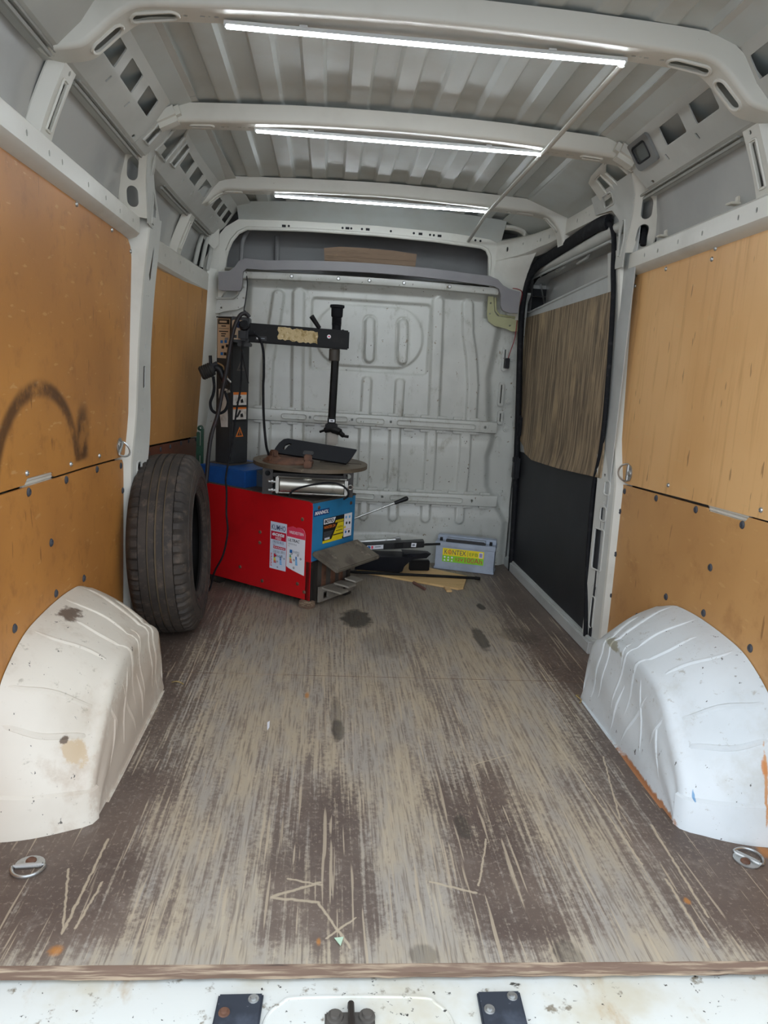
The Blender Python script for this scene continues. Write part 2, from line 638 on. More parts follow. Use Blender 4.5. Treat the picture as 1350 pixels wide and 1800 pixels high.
        d = t.math('ADD', t.math('ABSOLUTE', t.math('ADD', ac, wob)), end)
        d = t.math('DIVIDE', d, wd / 1000)
        tot_d = d if tot_d is None else t.math('MINIMUM', tot_d, d)
    c = t.mix(t.ramp(tot_d, 0.5, 1.3, 0.85, 0), c, '#b7a890')
    # greyer and darker towards the bulkhead
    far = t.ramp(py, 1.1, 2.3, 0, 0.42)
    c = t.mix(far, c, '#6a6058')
    # oil stains
    for cx, cy, rx, ry, st in ((-0.045, 1.90, 0.072, 0.125, 0.85), (0.465, 1.70, 0.030, 0.14, 0.75), (0.55, 2.12, 0.020, 0.05, 0.85), (-0.135, 0.90, 0.022, 0.07, 0.6), (0.165, 0.42, 0.020, 0.055, 0.6), (0.64, 1.75, 0.09, 0.10, 0.35), (0.06, 1.62, 0.10, 0.16, 0.25), (-0.14, 0.98, 0.02, 0.16, 0.35), (0.02, 0.02, 0.03, 0.03, 0.4), (0.30, 0.02, 0.03, 0.04, 0.4)):
        ln_, _ = t.ell((cx, cy), (rx, ry), 'xy')
        wb = t.math('ADD', ln_, t.math('MULTIPLY', t.math('SUBTRACT', t.noise(22, 4, 0.6), 0.5), 0.9))
        c = t.mix(t.ramp(wb, 0.7, 1.1, st, 0), c, '#332f29')
    for cx, cy, rx, ry in ((-0.235, 1.13, 0.009, 0.03), (-0.665, 0.035, 0.016, 0.016), (0.885, 0.33, 0.022, 0.03), (0.93, 0.32, 0.04, 0.04), (0.61, 0.165, 0.009, 0.014), (-0.18, 0.055, 0.006, 0.012)):
        ln_, _ = t.ell((cx, cy), (rx, ry), 'xy')
        c = t.mix(t.ramp(t.math('ADD', ln_, t.math('MULTIPLY', t.noise(60, 4, 0.7), 1.0)), 0.8, 1.6, 0.75, 0), c, '#b9782f')
    # woven film relief where it is not worn through
    wv = t.n('ShaderNodeTexChecker')
    wv.inputs['Scale'].default_value = 330
    t.l(t.map((1, 1, 1), (0, 0, 0.78)), wv.inputs['Vector'])
    h = t.math('ADD', t.math('MULTIPLY', wv.outputs['Fac'], 0.25), t.math('MULTIPLY', tot, 2.0))
    t.bump(h, 0.2, 0.002)
    return t.done(c, t.ramp(tot, 0.42, 0.6, 0.5, 0.75))


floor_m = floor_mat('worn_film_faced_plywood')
ply_edge = mat('dirty_plywood_edge', '#6b5546', 0.8, var=[(40, '#a08d76', 0.45, 0.65, (0.15, 1, 4)), (25, '#3f332b', 0.6, 0.7, (0.2, 1, 5))])

# ------------------------------------------------------------------ ground outside, body shell
gb = B()
gb.grid([[(-12, y, -0.62), (-1.2, y, -0.62), (1.2, y, -0.62), (12, y, -0.62)] for y in (-14, -4, 0, 8)])
gb.build('ground', None, asphalt, kind='structure', label='grey asphalt ground outside behind the open van')

# ------------------------------------------------------------------ floor
fl = empty('floor', (0, 0, 0), 'worn brown plywood load floor with pale dust scratches and oil stains', kind='structure')


def floor_board(y0, y1, xs0, xs1):
    b = B()
    b.m(floor_m)
    n = 24
    rows = []
    for j in range(2):
        y = y0 if j == 0 else y1
        rows.append([(xs0 + (xs1 - xs0) * i / n, y, 0.0) for i in range(n + 1)])
    b.grid(rows)
    b.m(ply_edge)
    # rounded, frayed rear edge
    prof = [(0.0, 0.0), (-0.006, -0.003), (-0.010, -0.010), (-0.010, -0.022), (0.0, -0.024)]
    rows = []
    for dy, dz in prof:
        rows.append([(xs0 + (xs1 - xs0) * i / 80, y0 + dy + (random.uniform(-0.0015, 0.0015) if dz < 0 else 0), dz) for i in range(81)])
    b.grid(rows)
    b.grid([[(xs0, y1, 0), (xs1, y1, 0)], [(xs0, y1, -0.024), (xs1, y1, -0.024)]])
    b.grid([[(xs0, y0, -0.024), (xs1, y0, -0.024)], [(xs0, y1, -0.024), (xs1, y1, -0.024)]])
    b.build('floor_board', fl)


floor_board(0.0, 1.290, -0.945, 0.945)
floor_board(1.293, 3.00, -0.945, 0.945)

# ------------------------------------------------------------------ rear sill below the floor edge
sill_m = mat('white_scuffed_sill_paint', '#d2d3cc', 0.42, var=[(4, '#c4bda9', 0.45, 0.7), (9, '#b39a76', 0.60, 0.76, (1, 0.6, 1)), (26, '#857c6c', 0.61, 0.70), (70, '#35332f', 0.66, 0.70), (14, '#4a4842', 0.70, 0.74, (1, 2.5, 1))], bump=(30, 0.1))
tr = empty('trim_1', (0, 0, 0), 'white scuffed rear sill of the load bay', kind='structure')
b = B()
prof = [(0.06, -0.030), (0.005, -0.030), (-0.020, -0.031), (-0.15, -0.036), (-0.18, -0.044), (-0.20, -0.07), (-0.205, -0.14), (-0.24, -0.155), (-0.25, -0.20), (-0.25, -0.45)]
b.grid([[(x, y, z) for x in np.linspace(-0.98, 0.98, 30)] for y, z in prof])
b.build('sill_panel', tr, sill_m)
b = B()
ring = [(-0.285, -0.30), (-0.285, -0.06), (-0.265, -0.035), (-0.235, -0.022), (0.045, -0.022), (0.075, -0.035), (0.092, -0.06), (0.092, -0.30)]
b.tube(spline([(-0.275, -0.17, -0.037), (-0.270, -0.09, -0.0345), (-0.245, -0.055, -0.033), (-0.205, -0.042, -0.0325), (0.00, -0.044, -0.0325), (0.035, -0.058, -0.033), (0.058, -0.092, -0.0345), (0.062, -0.17, -0.037)], 6), 0.0035, 8)
b.build('pressed_bead', tr, sill_m)

# ------------------------------------------------------------------ body cross-section (x, z) from below the belt to the roof
def dz(y):
    return -0.036 * (y - 0.8)


def roof_z(x, y):
    return 1.942 + dz(y) - 0.055 * (x / 0.7) ** 2 * 0.6


cor = [(0.868, 1.752), (0.848, 1.757), (0.795, 1.807), (0.757, 1.862), (0.728, 1.893), (0.66, 1.906)]
cor_s = arcs(cor)
belt_prof = [(0.957, 1.590), (0.906, 1.583), (0.893, 1.572), (0.893, 1.520), (0.905, 1.508), (0.935, 1.497)]
belt_s = arcs(belt_prof)


def taper(y):
    """the side leans in towards the cab"""
    return -0.055 * max(0.0, min(1.0, (y - 1.9) / 0.95)) ** 1.3


def sweep_map(sgn, prof, slope=1.0, tap=0.0, side=1):
    acc = arcs(prof)

    def fm(s, t, d):
        d = d * side
        (x, z), n = path_at(prof, min(max(t, 1e-6), acc[-1] - 1e-6))
        return V((sgn * (x + tap * taper(s) - d * n[0] * 1.0), s, z + dz(s) * slope - d * n[1]))
    return fm


def wall_root(side):
    return empty('wall_' + side, (0, 0, 0), {'left': 'left side wall of the van, lined with orange brown boards', 'right': 'right side wall of the van, pale plywood above brown hardboard'}[side], kind='structure')


walls = {-1: wall_root('left'), 1: wall_root('right')}

# ceiling root
ce = empty('ceiling', (0, 0, 0), 'white corrugated steel roof with cross bows', kind='structure')

# outer skin
skin_prof = [(0.99, -0.30), (0.99, 1.40), (0.972, 1.50), (0.955, 1.60), (0.928, 1.69), (0.898, 1.762)]
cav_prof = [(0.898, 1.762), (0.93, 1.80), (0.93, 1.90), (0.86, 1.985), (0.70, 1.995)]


def skin(sgn, y0, y1, prof, name='outer_skin', mt=None):
    b = B()
    ys = np.linspace(y0, y1, 12)
    b.grid([[(sgn * (x + (0.25 * taper(y) if z < 1.6 else 0.5 * taper(y))), y, z + (dz(y) if z > 0.5 else 0)) for x, z in prof] for y in ys])
    b.build(name, walls[sgn], mt or skin_mat, ang=50)


skin(-1, -0.10, 3.15, skin_prof)
skin(1, -0.10, 1.72, skin_prof)
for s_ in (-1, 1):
    skin(s_, -0.10, 3.15, cav_prof, 'cavity_shade_panel', cavity_shade)  # skin coloured dark so the cornice openings look unlit
skin(1, 2.94, 3.15, skin_prof)

# cornice sheets with square openings
def cornice(sgn, y0, y1, holes, slots=(), dots=(), big=()):
    b = B()
    sq = [rrect(a, cor_s[2] + 0.004, c, cor_s[3] - 0.004, 0.006, 2) for a, c in holes]
    sq += [rrect(a - 0.005, cor_s[1] + 0.038, a + 0.005, cor_s[1] + 0.060, 0.003, 2) for a in slots]
    sq += [circ(a, cor_s[1] - 0.004 + 0.012, 0.012, 8, 0.006) for a in dots]
    sq += list(big)
    for h0 in big:
        b.tube([sweep_map(sgn, cor, 1.0, 0.6, -1)(p[0], p[1], -0.002) for p in h0], 0.0055, 6, closed=True)
    outer = [(y0, 0.0), (y1, 0.0), (y1, cor_s[-1]), (y0, cor_s[-1])]
    b.plate(outer, sq, sweep_map(sgn, cor, 1.0, 0.6, -1), 0.004, ct=cor_s[1:-1], cs=[1.9, 2.1, 2.3, 2.5, 2.7] if y1 > 1.9 else ())
    b.build('cornice_panel', walls[sgn], paint_in, ang=25)


cornice(-1, -0.10, 0.735, [(0.08, 0.22), (0.27, 0.41), (0.47, 0.61)])
cornice(-1, 0.80, 1.40, [(0.835, 0.972), (1.022, 1.142), (1.205, 1.33)], (0.99, 1.17), (1.36,))
cornice(-1, 1.403, 2.345, [(1.83, 1.955), (2.01, 2.13), (2.19, 2.315)], (1.98, 2.16), big=[[(1.425, cor_s[1] + 0.028), (1.480, cor_s[1] + 0.028), (1.480, cor_s[2] + 0.030), (1.425, cor_s[2] + 0.030)], [(1.560, cor_s[1] + 0.040), (1.690, cor_s[1] + 0.040), (1.690, cor_s[3] + 0.010), (1.640, cor_s[4] + 0.004), (1.560, cor_s[4] + 0.004)], [(1.735, cor_s[2] - 0.018), (1.800, cor_s[2] - 0.018), (1.800, cor_s[3] + 0.006), (1.735, cor_s[3] + 0.006)]])
cornice(-1, 2.43, 2.86, [(2.475, 2.57), (2.605, 2.70), (2.735, 2.83)], (2.585, 2.71))
cornice(-1, 2.343, 2.432, [])
cornice(-1, 0.733, 0.803, [])
cornice(1, 0.733, 0.803, [])
cornice(1, -0.10, 0.735, [(0.10, 0.24), (0.32, 0.46), (0.54, 0.70)])
cornice(1, 0.80, 1.462, [(0.885, 1.01), (1.07, 1.20), (1.28, 1.39)], (1.04, 1.235), (1.40,))

# rounded roof side above the sliding door
b = B()
b.grid([[(x + 0.5 * taper(y), y, z + dz(y)) for x, z in ((0.905, 1.765), (0.893, 1.80), (0.868, 1.838), (0.82, 1.874), (0.76, 1.897), (0.66, 1.910))] for y in np.linspace(1.5, 2.98, 10)])
b.build('roof_side_panel', walls[1], roof_mat, ang=60)

# rubber lip along the lower edge of the cornice
for sgn, runs in ((-1, ((-0.1, 0.74), (0.90, 1.60), (1.90, 2.35), (2.48, 2.82))), (1, ((-0.1, 0.74), (0.90, 1.60)))):
    for y0, y1 in runs:
        b = B()
        b.tube([(sgn * (0.874 + 0.6 * taper(y)), y, 1.744 + dz(y)) for y in np.linspace(y0, y1, 6)], 0.006, 6)
        b.tube([(sgn * (0.862 + 0.6 * taper(y)), y, 1.752 + dz(y)) for y in np.linspace(y0, y1, 6)], 0.004, 6)
        b.build('seam_lip', walls[sgn], sealer)
    b = B()
    b.grid([[(sgn * (x + 0.6 * taper(y)), y, z + dz(y)) for x, z in ((0.866, 1.753), (0.915, 1.745))] for y in np.linspace(-0.10, 2.86 if sgn < 0 else 1.62, 12)])
    b.build('seam_ledge', walls[sgn], paint_in)

# belt rails
def belt(sgn, y0, y1, dots, prof=belt_prof, tap=0.0):
    b = B()
    outer = [(y0, 0.0), (y1, 0.0), (y1, arcs(prof)[-1]), (y0, arcs(prof)[-1])]
    m = (belt_s[2] + belt_s[3]) / 2
    hl = [circ(y, m + o, 0.005, 8, 0.0075) for y, o in dots]
    cs = [c for c in np.arange(1.9, 2.9, 0.15) if y0 < c < y1]
    b.plate(outer, hl, sweep_map(sgn, prof, 0.8, tap), 0.003, ct=arcs(prof)[1:-1], cs=cs)
    b.build('belt_rail', walls[sgn], paint, ang=25)


belt(-1, -0.10, 1.640, [(0.64, 0), (0.775, 0.004), (0.864, 0), (1.07, 0.003), (1.235, 0), (1.39, 0.004), (1.55, 0), (0.3, 0), (0.45, 0)])
belt(1, -0.10, 1.660, [(0.81, 0), (0.90, 0), (1.10, 0.004), (1.26, 0), (1.41, 0.003), (1.52, 0), (0.55, 0), (0.3, 0)])
fprof = [(0.957, 1.565), (0.906, 1.560), (0.895, 1.550), (0.899, 1.470), (0.91, 1.458), (0.935, 1.450)]
belt(-1, 1.80, 2.86, [(2.05, 0.01), (2.3, 0), (2.47, 0.01), (2.53, 0.01), (2.7, 0)], fprof, 1.0)

# small tab clips on the right belt rail
for y in (0.98, 1.44):
    b = B()
    b.box((0.915, y, 1.602 + dz(y)), (0.03, 0.035, 0.006), 0.002)
    b.box((0.926, y, 1.612 + dz(y)), (0.006, 0.02, 0.022), 0.002)
    b.build('clip', walls[1], mat('beige_clip_paint', '#c9c5b8', 0.5))

# upper posts between belt rail and cornice
def upper_post(sgn, y0, y1, slot=True):
    tp = 0.6

    def fm(s, t, d):
        y = y0 + s
        k = t
        x = 0.957 + (0.885 - 0.957) * k ** 1.2
        w = (y1 - y0)
        e = min(s, w - s)
        inn = 0.032 * min(1.0, max(0.0, e) / 0.018)
        z = 1.585 + (1.768 - 1.585) * k + dz(y)
        return V((sgn * (x + tp * taper(y) - inn + d), y, z))
    w = y1 - y0
    b = B()
    hl = [rrect(w * 0.42, 0.16, w * 0.62, 0.74, 0.009, 4), circ(w * 0.55, 0.87, 0.006, 8, 0.03)] if slot else []
    b.plate([(0, 0), (w, 0), (w, 1), (0, 1)], hl, fm, 0.004, cs=[0.006, 0.018, w - 0.018, w - 0.006], ct=[0.2, 0.4, 0.6, 0.8])
    # rolled rim round the slot
    if slot:
        b.tube([fm(s, t, -0.001) for s, t in rrect(w * 0.38, 0.13, w * 0.66, 0.77, 0.012, 4)], 0.0035, 6, closed=True)
    b.build('upper_post', walls[sgn], paint, ang=30)


upper_post(-1, 0.785, 0.895)
upper_post(1, 0.785, 0.895)
upper_post(-1, 2.36, 2.47)

# ------------------------------------------------------------------ roof sheet
xs = np.linspace(-0.86, 0.86, 345)
bows = [0.765, 1.495, 2.385, 2.88]


def bead(x):
    if abs(x) > 0.70:
        return 0.0
    ph = (x + 0.636) / 0.1395
    f = abs(ph - round(ph))
    return max(0.0, min(1.0, (0.30 - f) / 0.07))


def roof_pt(x, y):
    near = min(abs(y - bw) - 0.045 for bw in bows if True)
    k = max(0.0, min(1.0, (near - 0.004) / 0.055))
    z = roof_z(x, y) + 0.016 * bead(x) * (0.35 + 0.65 * k) - 0.004
    if abs(x) > 0.66:
        z -= (abs(x) - 0.66) * 0.25
    return (x, y, z)


ys = []
for a, c in zip([-0.12] + bows, bows + [3.15]):
    lo, hi = a + 0.045, c - 0.045
    if a < 0:
        lo = -0.12
    ys += [lo, lo + 0.012, lo + 0.06, lo + 0.09] + list(np.linspace(lo + 0.15, hi - 0.15, 3)) + [hi - 0.09, hi - 0.06, hi - 0.012, hi]
b = B()
b.grid([[roof_pt(x, y) for x in xs] for y in ys])
b.build('roof_sheet', ce, roof_mat, ang=30)
b = B()
b.grid([[(x, y, 2.03) for x in (-1.0, 0, 1.0)] for y in (-0.15, 1.5, 3.3)])
b.grid([[(x, y, z) for x, z in ((-1.0, 2.03), (-1.0, 1.5))] for y in (-0.15, 3.3)])
b.grid([[(x, y, z) for x, z in ((1.0, 2.03), (1.0, 1.8))] for y in (-0.15, 3.3)])
b.build('roof_outer_skin', ce, paint)
# gap cover between roof sheet beads and bows is left open, as it is in the van

# ------------------------------------------------------------------ roof bows
def sym(half):
    return [(-x, z) for x, z in reversed(half)] + half


def bow(y, half_under, w, h, slots, dots, name='roof_bow', left_only_ext=None):
    """half_under: (x, z) of the underside from the centre out to the right side wall"""
    L = [(-x, z) for x, z in reversed(half_under[1:])] + [(half_under[0][0], half_under[0][1])] + half_under[1:]
    if left_only_ext is not None:
        L = [(-x, z) for x, z in reversed(left_only_ext[1:])] + [(half_under[0][0], half_under[0][1])] + half_under[1:]
    pts = [(p.x, p.z) for p in spline([(x, 0, z) for x, z in L], 4)]
    acc = arcs(pts)
    cc = acc[[i for i, p in enumerate(pts) if p[0] >= 0][0]]
    y0 = y - w / 2

    def fm(s, t, d):
        (x, z), n = path_at(pts, min(max(s, 1e-6), acc[-1] - 1e-6))
        return V((x - n[0] * d, y0 + t, z - n[1] * d + dz(y)))
    b = B()
    hl = []
    for cx, a, wd in slots:
        # cx is the x position of the slot centre
        s0 = float(np.interp(cx, [p[0] for p in pts], acc))
        hl.append(rrect(s0 - a / 2, w * 0.30, s0 + a / 2, w * 0.30 + wd, wd / 2, 5))
    for cx, r, tt, kind in dots:
        s0 = float(np.interp(cx, [p[0] for p in pts], acc))
        hl.append(circ(s0, w * tt, r, 8, r * 0.8) if kind == 'o' else rrect(s0 - r, w * tt - r * 0.6, s0 + r, w * tt + r * 0.6, 0.001, 1))
    b.plate([(0, 0), (acc[-1], 0), (acc[-1], w), (0, w)], hl, fm, 0.003, cs=acc[1:-1])
    for h0 in hl[:len(slots)]:
        cxm = sum(p[0] for p in h0) / len(h0)
        cym = sum(p[1] for p in h0) / len(h0)
        b.tube([fm(cxm + (p[0] - cxm) * 1.06, cym + (p[1] - cym) * 1.22, -0.001) for p in h0], 0.0045, 6, closed=True)
    # rounded rear side, front side
    r = 0.012
    rows = []
    for k in range(5):
        a = k / 4 * math.pi / 2
        rows.append([fm(s, -r * math.sin(a), r * (1 - math.cos(a))) for s in acc])
    rows.append([fm(s, -r - 0.004, h) for s in acc])
    b.grid(rows)
    b.grid([[fm(s, w, 0) for s in acc], [fm(s, w + 0.006, 0.006) for s in acc], [fm(s, w + 0.010, h * 0.9) for s in acc]])
    b.build(name, ce, paint, ang=40)


half1 = [(0, 1.876), (0.30, 1.872), (0.48, 1.866), (0.60, 1.860), (0.675, 1.852), (0.722, 1.824), (0.765, 1.786), (0.797, 1.762), (0.85, 1.751), (0.895, 1.749)]
half2 = [(0, 1.870), (0.30, 1.866), (0.48, 1.858), (0.60, 1.852), (0.70, 1.846), (0.745, 1.842), (0.775, 1.838)]
half3 = [(0, 1.880), (0.30, 1.874), (0.48, 1.868), (0.62, 1.862), (0.69, 1.860), (0.735, 1.838), (0.775, 1.805), (0.815, 1.788), (0.86, 1.780)]
half3r = [(0, 1.880), (0.30, 1.874), (0.48, 1.868), (0.62, 1.862), (0.71, 1.856), (0.765, 1.842), (0.80, 1.81), (0.825, 1.77), (0.835, 1.73)]
dts = []
for sg in (-1, 1):
    for x, r, k in ((0.503, 0.006, 'o'), (0.52, 0.0035, 'o'), (0.535, 0.006, 'r'), (0.575, 0.006, 'o'), (0.59, 0.006, 'r')):
        dts.append((sg * x, r, 0.55, k))
bow(0.765, half1, 0.075, 0.055, [(-0.752, 0.085, 0.034), (-0.645, 0.105, 0.034), (0.752, 0.085, 0.034), (0.645, 0.105, 0.034)], dts)
bow(1.495, half2, 0.075, 0.055, [(-0.655, 0.07, 0.02), (0.655, 0.07, 0.02)], dts)
bow(2.385, half3r, 0.070, 0.055, [(0.66, 0.07, 0.02), (0.785, 0.08, 0.02), (-0.745, 0.07, 0.024), (-0.665, 0.07, 0.02)], dts, left_only_ext=half3)

# knees of the second bow: sloping web with three openings down to the main pillar
def knee(sgn):
    # corners of a bilinear web: along y from rear to front, from roof side down to the cornice line
    P = {(0, 0): (0.835, 1.425, 1.790), (1, 0): (0.835, 1.86, 1.772), (0, 1): (0.735, 1.455, 1.868), (1, 1): (0.745, 1.80, 1.835)}

    def fm(s, t, d):
        q = V((0, 0, 0))
        for (i, j), p in P.items():
            w_ = (s if i else 1 - s) * (t if j else 1 - t)
            q += V(p) * w_
        n = V((0.6, 0, 0.8))
        q += n * d
        return V((sgn * q.x, q.y, q.z + dz(q.y) * 0.3))
    hl = [[(0.05, 0.25), (0.20, 0.25), (0.20, 0.62), (0.05, 0.62)],
          [(0.27, 0.10), (0.52, 0.10), (0.56, 0.75), (0.45, 0.92), (0.27, 0.92)],
          [(0.62, 0.10), (0.80, 0.10), (0.80, 0.80), (0.66, 0.80)]]
    b = B()
    b.plate([(-0.02, 0), (1, 0), (1, 0.9), (0.86, 1.0), (-0.02, 1)], hl, fm, 0.004, cs=[0.25, 0.5, 0.75], ct=[0.5])
    for h0 in hl:
        b.tube([fm(a, c, -0.002) for a, c in h0], 0.005, 6, closed=True)
    # pyramid shaped rear boss of the knee
    ap = fm(0.0, 0.78, -0.012)
    R0 = [V((sgn * 0.70, 1.448, 1.893)), V((sgn * 0.80, 1.405, 1.842)), fm(0.24, 0.1, 0), fm(0.24, 1.0, 0)]
    for i in range(4):
        b.quad(R0[i], R0[(i + 1) % 4], ap)
    b.build('bow_knee', walls[sgn], paint, ang=30)


knee(1)
for sgn in (-1, 1):
    b = B()
    b.obox((sgn * 0.705, 1.405, 1.822), (sgn * 0.085, 0, -0.042), (0, 0.075, 0), (sgn * 0.020, 0, 0.055), 0.016)
    b.build('bow_boss', walls[sgn], paint, ang=50)

# ------------------------------------------------------------------ lining boards
def side_board(sgn, poly, mt, x0=0.930, th=0.006, tap=False, label=None, name='lining_board'):
    b = B()

    def fm(s, t, d):
        x = x0 + d
        if tap:
            x += -0.085 * max(0.0, (s - 1.9) / 0.95) * (0.40 + 0.60 * max(0.0, min(1.0, (t - 0.66) / 0.75)))
        return V((sgn * x, s, t))
    b.plate(poly, [], fm, th, cs=[2.1, 2.3, 2.5, 2.7] if tap else (), ct=[0.9, 1.15] if tap else ())
    return b.build(name, walls[sgn], mt, ang=30, label=label)


def cap_screws(sgn, board, pts, x0=0.930, dark=True, tap=False):
    m_ = mat_cap if dark else zinc
    for y, z in pts:
        b = B()
        r = 0.0115 if dark else 0.0075
        x = x0 - (0.085 * max(0.0, (y - 1.9) / 0.95) * 0.40 if tap else 0)
        b.lathe([(0, -0.004), (r * 0.25, -0.0042), (r * 0.3, -0.0052), (r * 0.7, -0.0045), (r, -0.0012), (r, 0.0002)], (sgn * x, y, z), (sgn, 0, 0), 14)
        b.build('screw_cap' if dark else 'screw', board, m_)


mat_cap = mat('dark_screw_cap', '#3c3f46', 0.5)
UL = [(-0.10, 0.795), (0.505, 0.764), (0.648, 0.758), (0.668, 0.772), (0.835, 0.763), (0.850, 0.748), (1.10, 0.738), (1.40, 0.722), (1.525, 0.716), (1.565, 0.725), (1.600, 0.790), (1.612, 0.86), (1.628, 1.02), (1.645, 1.20), (1.665, 1.36), (1.668, 1.42), (1.655, 1.452), (1.625, 1.472), (1.45, 1.483), (0.93, 1.502), (0.58, 1.513), (-0.10, 1.53)]
LL = [(-0.10, 0.0), (1.50, 0.0), (1.515, 0.30), (1.530, 0.60), (1.530, 0.69), (1.515, 0.706), (1.40, 0.716), (1.10, 0.732), (0.86, 0.742), (0.50, 0.758), (-0.10, 0.789)]
o = side_board(-1, UL, hb_left, label='upper orange brown board with a dark rubbed arch stain')
cap_screws(-1, o, [(1.246, 0.754), (0.664, 0.785), (0.978, 0.764), (1.078, 1.483), (1.422, 1.470), (1.655, 1.435)], dark=False)
o = side_board(-1, LL, hb_left2)
cap_screws(-1, o, [(0.671, 0.737), (0.937, 0.725), (1.219, 0.714), (1.495, 0.687), (1.515, 0.594), (0.809, 0.575), (1.069, 0.398), (0.833, 0.425), (0.557, 0.426)])
UR = [(-0.10, 0.795), (0.60, 0.757), (1.10, 0.728), (1.50, 0.703), (1.60, 0.706), (1.640, 0.75), (1.665, 0.85), (1.690, 1.00), (1.715, 1.16), (1.715, 1.28), (1.690, 1.40), (1.670, 1.462), (1.640, 1.488), (1.45, 1.496), (0.81, 1.515), (-0.10, 1.535)]
LR = [(-0.10, 0.0), (1.545, 0.0), (1.575, 0.12), (1.590, 0.40), (1.600, 0.62), (1.590, 0.680), (1.560, 0.694), (1.40, 0.702), (0.915, 0.730), (0.905, 0.722), (0.705, 0.732), (0.69, 0.748), (0.60, 0.752), (-0.10, 0.789)]
o = side_board(1, UR, ply_right, label='upper pale plywood board')
cap_screws(1, o, [(1.178, 0.754), (0.639, 0.778), (1.077, 1.489), (1.408, 1.468), (1.664, 1.435), (1.09, 1.46)], dark=False)
o = side_board(1, LR, hb_right)
cap_screws(1, o, [(1.529, 0.672), (1.255, 0.696), (0.975, 0.712), (0.714, 0.722), (1.55, 0.59), (1.544, 0.422), (1.542, 0.256), (0.844, 0.565), (1.089, 0.396), (0.844, 0.425), (0.59, 0.416), (1.287, 0.259)])
FU = [(1.72, 0.724), (2.90, 0.655), (2.90, 1.20), (2.885, 1.36), (2.86, 1.425), (2.80, 1.448), (2.40, 1.470), (1.72, 1.495)]
FLw = [(1.62, 0.0), (2.90, 0.0), (2.90, 0.646), (1.62, 0.722)]
side_board(-1, FU, ply_front, tap=True, label='yellow plywood board between the pillar and the bulkhead')
o = side_board(-1, FLw, red_board, tap=True, label='red brown film plywood kick board')
cap_screws(-1, o, [(1.911, 0.682), (2.096, 0.674), (2.267, 0.667), (2.478, 0.660), (2.646, 0.653), (2.82, 0.644)], tap=True)

# pressed rail showing through the notches between the boards
for sgn, y0, y1, z0, z1 in ((-1, 0.655, 0.85, 0.757, 0.749), (1, 0.698, 0.912, 0.738, 0.728)):
    b = B()
    for k, (h, dx) in enumerate(((-0.012, 0.006), (0.0, 0.009), (0.010, 0.006))):
        b.tube([(sgn * (0.934 + dx), y0, z0 + h), (sgn * (0.934 + dx), y1, z1 + h)], 0.0065, 8)
    b.build('rail_notch', walls[sgn], paint)

# ------------------------------------------------------------------ main pillars
yr_tab = [(0, 1.525), (0.30, 1.53), (0.55, 1.54), (0.70, 1.545), (0.76, 1.575), (0.85, 1.612), (1.05, 1.635), (1.25, 1.660), (1.42, 1.680), (1.60, 1.70)]
xi_tab = [(0, 0.908), (0.85, 0.905), (1.12, 0.902), (1.30, 0.893), (1.45, 0.880), (1.60, 0.868)]


def pillar(sgn, holes, off, wd, x_off=0.0):
    b = B()
    zs = list(np.linspace(-0.02, 1.57, 28))

    def edge(z, k):
        y = interp(yr_tab, z) + off
        x = interp(xi_tab, z) - x_off
        return {0: (0.958, y - 0.030), 1: (0.936, y - 0.012), 2: (x + 0.012, y + 0.002), 3: (x + 0.003, y + 0.008), 4: (x, y + 0.020)}[k]
    b.m(paint)
    b.grid([[(sgn * edge(z, k)[0], edge(z, k)[1], z) for k in range(5)] for z in zs])

    def fm(s, t, d):
        y = interp(yr_tab, t) + off + 0.020 + s
        return V((sgn * (interp(xi_tab, t) - x_off + d - interp([(0, 0.030), (0.75, 0.030), (1.0, 0.018 if sgn < 0 else 0.006), (1.5, 0.014 if sgn < 0 else 0.0)], t) * (s / wd)), y, t))
    b.m(paint_in)
    b.plate([(0, -0.02), (wd, -0.02), (wd, 1.57), (0, 1.57)], holes, fm, 0.004, ct=zs[1:-1])
    # front return
    b.grid([[fm(wd, z, 0), fm(wd + 0.006, z, 0.01), V((sgn * 0.96, fm(wd, z, 0).y + 0.012, z))] for z in zs])
    for h in holes:
        if len(h) > 12 and max(p[1] for p in h) - min(p[1] for p in h) > 0.035:
            b.tube([fm(p[0], p[1], -0.001) for p in h], 0.0035, 6, closed=True)
    b.build('pillar', walls[sgn], ang=35)


def sq(u, v, a, b_):
    return [(u - a, v - b_), (u + a, v - b_), (u + a, v + b_), (u - a, v + b_)]


